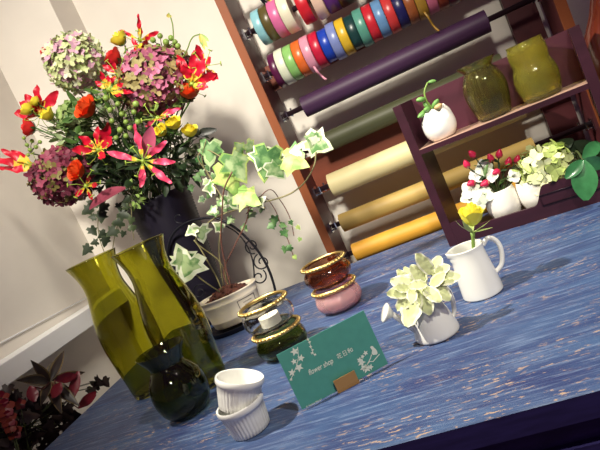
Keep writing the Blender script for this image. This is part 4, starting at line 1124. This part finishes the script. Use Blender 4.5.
# hanging ivy strands of the bouquet
ivd = [mat('ivy_dark_margin', (70, 84, 54), 0.5), mat('ivy_dark', (46, 58, 40), 0.5, noise=.2)]
for label, pts, lvs, mt in (('dark ivy strand hanging from the bouquet over the left olive vase', [(112, 190), (104, 204), (98, 222), (100, 240), (105, 254)], [(99, 203, 9), (107, 204, 9), (92, 208, 9), (104, 213, 9), (93, 228, 8), (107, 233, 8), (91, 247, 9), (99, 242, 6), (97, 217, 6)], (1, 0)),
                            ('paler ivy strand hanging from the bouquet over the right olive vase', [(130, 188), (124, 206), (118, 224), (114, 240), (112, 256)], [(122, 213, 10), (124, 222, 9), (117, 229, 10), (108, 238, 8), (127, 202, 6), (131, 198, 6), (126, 232, 5), (121, 204, 6)], (1, 0)),
                            ('thin ivy strand with small pale leaves beside the black vase', [(126, 192), (131, 208), (132, 224), (134, 240)], [(130, 206, 6), (134, 218, 6), (131, 228, 5), (136, 226, 5)], (0, 0))):
    t = bloom_thing('ivy_strand', label, 'ivy strand', 'ivy strands of the bouquet')
    yy = -.11
    b = MB(); stem_from(b, loc_(pts[0][0], pts[0][1], yy), .001); b.tube(curve3([loc_(x, y, yy) for x, y in pts], 6), .0008, 6); b.build('stem', ivystem, t)
    for x, y, s_ in lvs:
        c = loc_(x, y, yy - .004); b = MB()
        ivy_leaf(b, c - RT * .004, (RT * rnd(-1, 1) - UP * rnd(-.1, 1)), face_dir(MOUTH + c) + rvec() * .3, s_ * .0023, mt[0], mt[1], .85); b.build('leaf', ivd, t)

# ================================================================== POTTED PLANT ON THE FLOOR AT THE LEFT
random.seed(21)
fb = V((-.765, .60, 0))
t = thing('floor_pot', fb, 'slim dark pot on the floor between the table and the left wall', 'pot')
b = MB(); b.lathe([(0, 0), (.05, 0), (.066, .50), (.069, .505), (.069, .53), (.063, .53), (.060, .50), (0, .49)], 40); b.build('pot_body', blackv, t, auto=40)
b = MB(); b.lathe([(.0598, .498), (.03, .505), (0, .508)], 24); b.build('soil', soilm, t)
FP = fb + V((0, 0, .50))
croton = [mat('croton_dark', (44, 34, 32), 0.4, noise=.3, nscale=50), mat('croton_edge', (100, 84, 54), 0.45), mat('croton_red', (104, 20, 36), 0.4, noise=.25, nscale=50), mat('flower_orange', (118, 42, 30), 0.5)]
def at_x(px, py, X):
    d = fwd + RT * ((px - 300) / F) - UP * ((py - 225) / F); return CAM + d * (X / d.x)
t = thing('croton', FP, 'dark croton plant with striped pointed leaves beside the table at the left', 'plant')
XF = -.765
hub = at_x(50, 382, XF) - FP
b = MB(); b.tube(curve3([(0, 0, 0), (0, .03, .12), hub * .8, hub], 6), .003, 8); b.build('stem', stem_d, t)
for x, y, dx in ((64, 348, .01), (87, 370, .03), (41, 402, .02), (22, 378, .02), (78, 404, .05), (33, 362, .02), (60, 410, .04), (52, 358, -.02), (70, 388, .03)):
    e = at_x(x, y, XF + dx) - FP; d = e - hub; b = MB()
    b.blade(hub, d, face_dir(FP + hub) + V((0, 0, .3)), d.length, d.length * .27, lancep, bend=-.3, fold=.3, n=9, edge=1, mats=0); b.build('leaf', croton, t)
for x0, y0, x1, y1 in ((55, 380, 74, 376), (70, 402, 78, 373), (78, 408, 94, 394), (30, 386, 35, 402), (52, 398, 60, 384)):
    s0 = at_x(x0, y0, XF + .03) - FP; s1 = at_x(x1, y1, XF + .03) - FP; b = MB()
    b.blade(s0, s1 - s0, face_dir(FP + s0), (s1 - s0).length, .018, leafp, bend=.3, fold=.3, wave=.04, n=8, mats=2); b.tube([hub, (hub + s0) / 2 - V((0, 0, .01)), s0], .001, 5, 2); b.build('red_leaf', croton, t)
t = thing('trailing_plant', FP, 'dark trailing leaves in front of the croton, reaching the left table edge', 'trailing plant')
b = MB(); sb = MB()
h2 = at_x(30, 425, XF + .01) - FP
sb.tube(curve3([(.01, 0, 0), (.01, -.02, .1), h2], 6), .002, 6)
for i in range(150):
    x, y = rnd(-10, 78), rnd(395, 455)
    if y < 395 + max(0, x - 10) * .15 or x > 45 + (455 - y) * .8: continue
    c = at_x(x, y, XF + rnd(-.03, .035)) - FP
    if i % 3 == 0: sb.tube([h2, (h2 + c) / 2, c], .0007, 4)
    ivy_leaf(b, c, rvec(), face_dir(FP + c) + rvec() * .7, rnd(.014, .026), 0, 0, 1.0)
for x, y in ((96, 381), (103, 380), (99, 386), (92, 388), (8, 386), (14, 394), (4, 396)):
    c = at_x(x, y, XF + .02) - FP; sb.tube([h2, (h2 + c) / 2 + V((0, 0, .02)), c], .0007, 4); ivy_leaf(b, c, rvec(), face_dir(FP + c), .02, 0, 0, 1.0)
b.build('leaves', croton, t); sb.build('stem', stem_d, t)
t = thing('begonia', FP, 'dim orange red blossoms low at the left picture edge beside the croton', 'flowers')
b = MB(); sb = MB()
for x, y, s_ in ((5, 408, .016), (8, 419, .014), (2, 398, .012), (14, 432, .013), (10, 426, .012), (20, 404, .010)):
    c = at_x(x, y, XF + .04) - FP; sb.tube([(0, .01, 0), c * .6 + V((0, 0, .02)), c], .001, 5)
    for k in range(5):
        d = V((math.cos(k * 1.26), math.sin(k * 1.26), .3)); d.rotate(face_dir(FP + c).to_track_quat('Z', 'Y')); b.blade(c, d, face_dir(FP + c), s_, s_ * .8, ovalp, bend=.4, n=4, mats=3 if (x + k) % 3 else 2)
b.build('bloom', croton, t); sb.build('stem', stem_d, t)
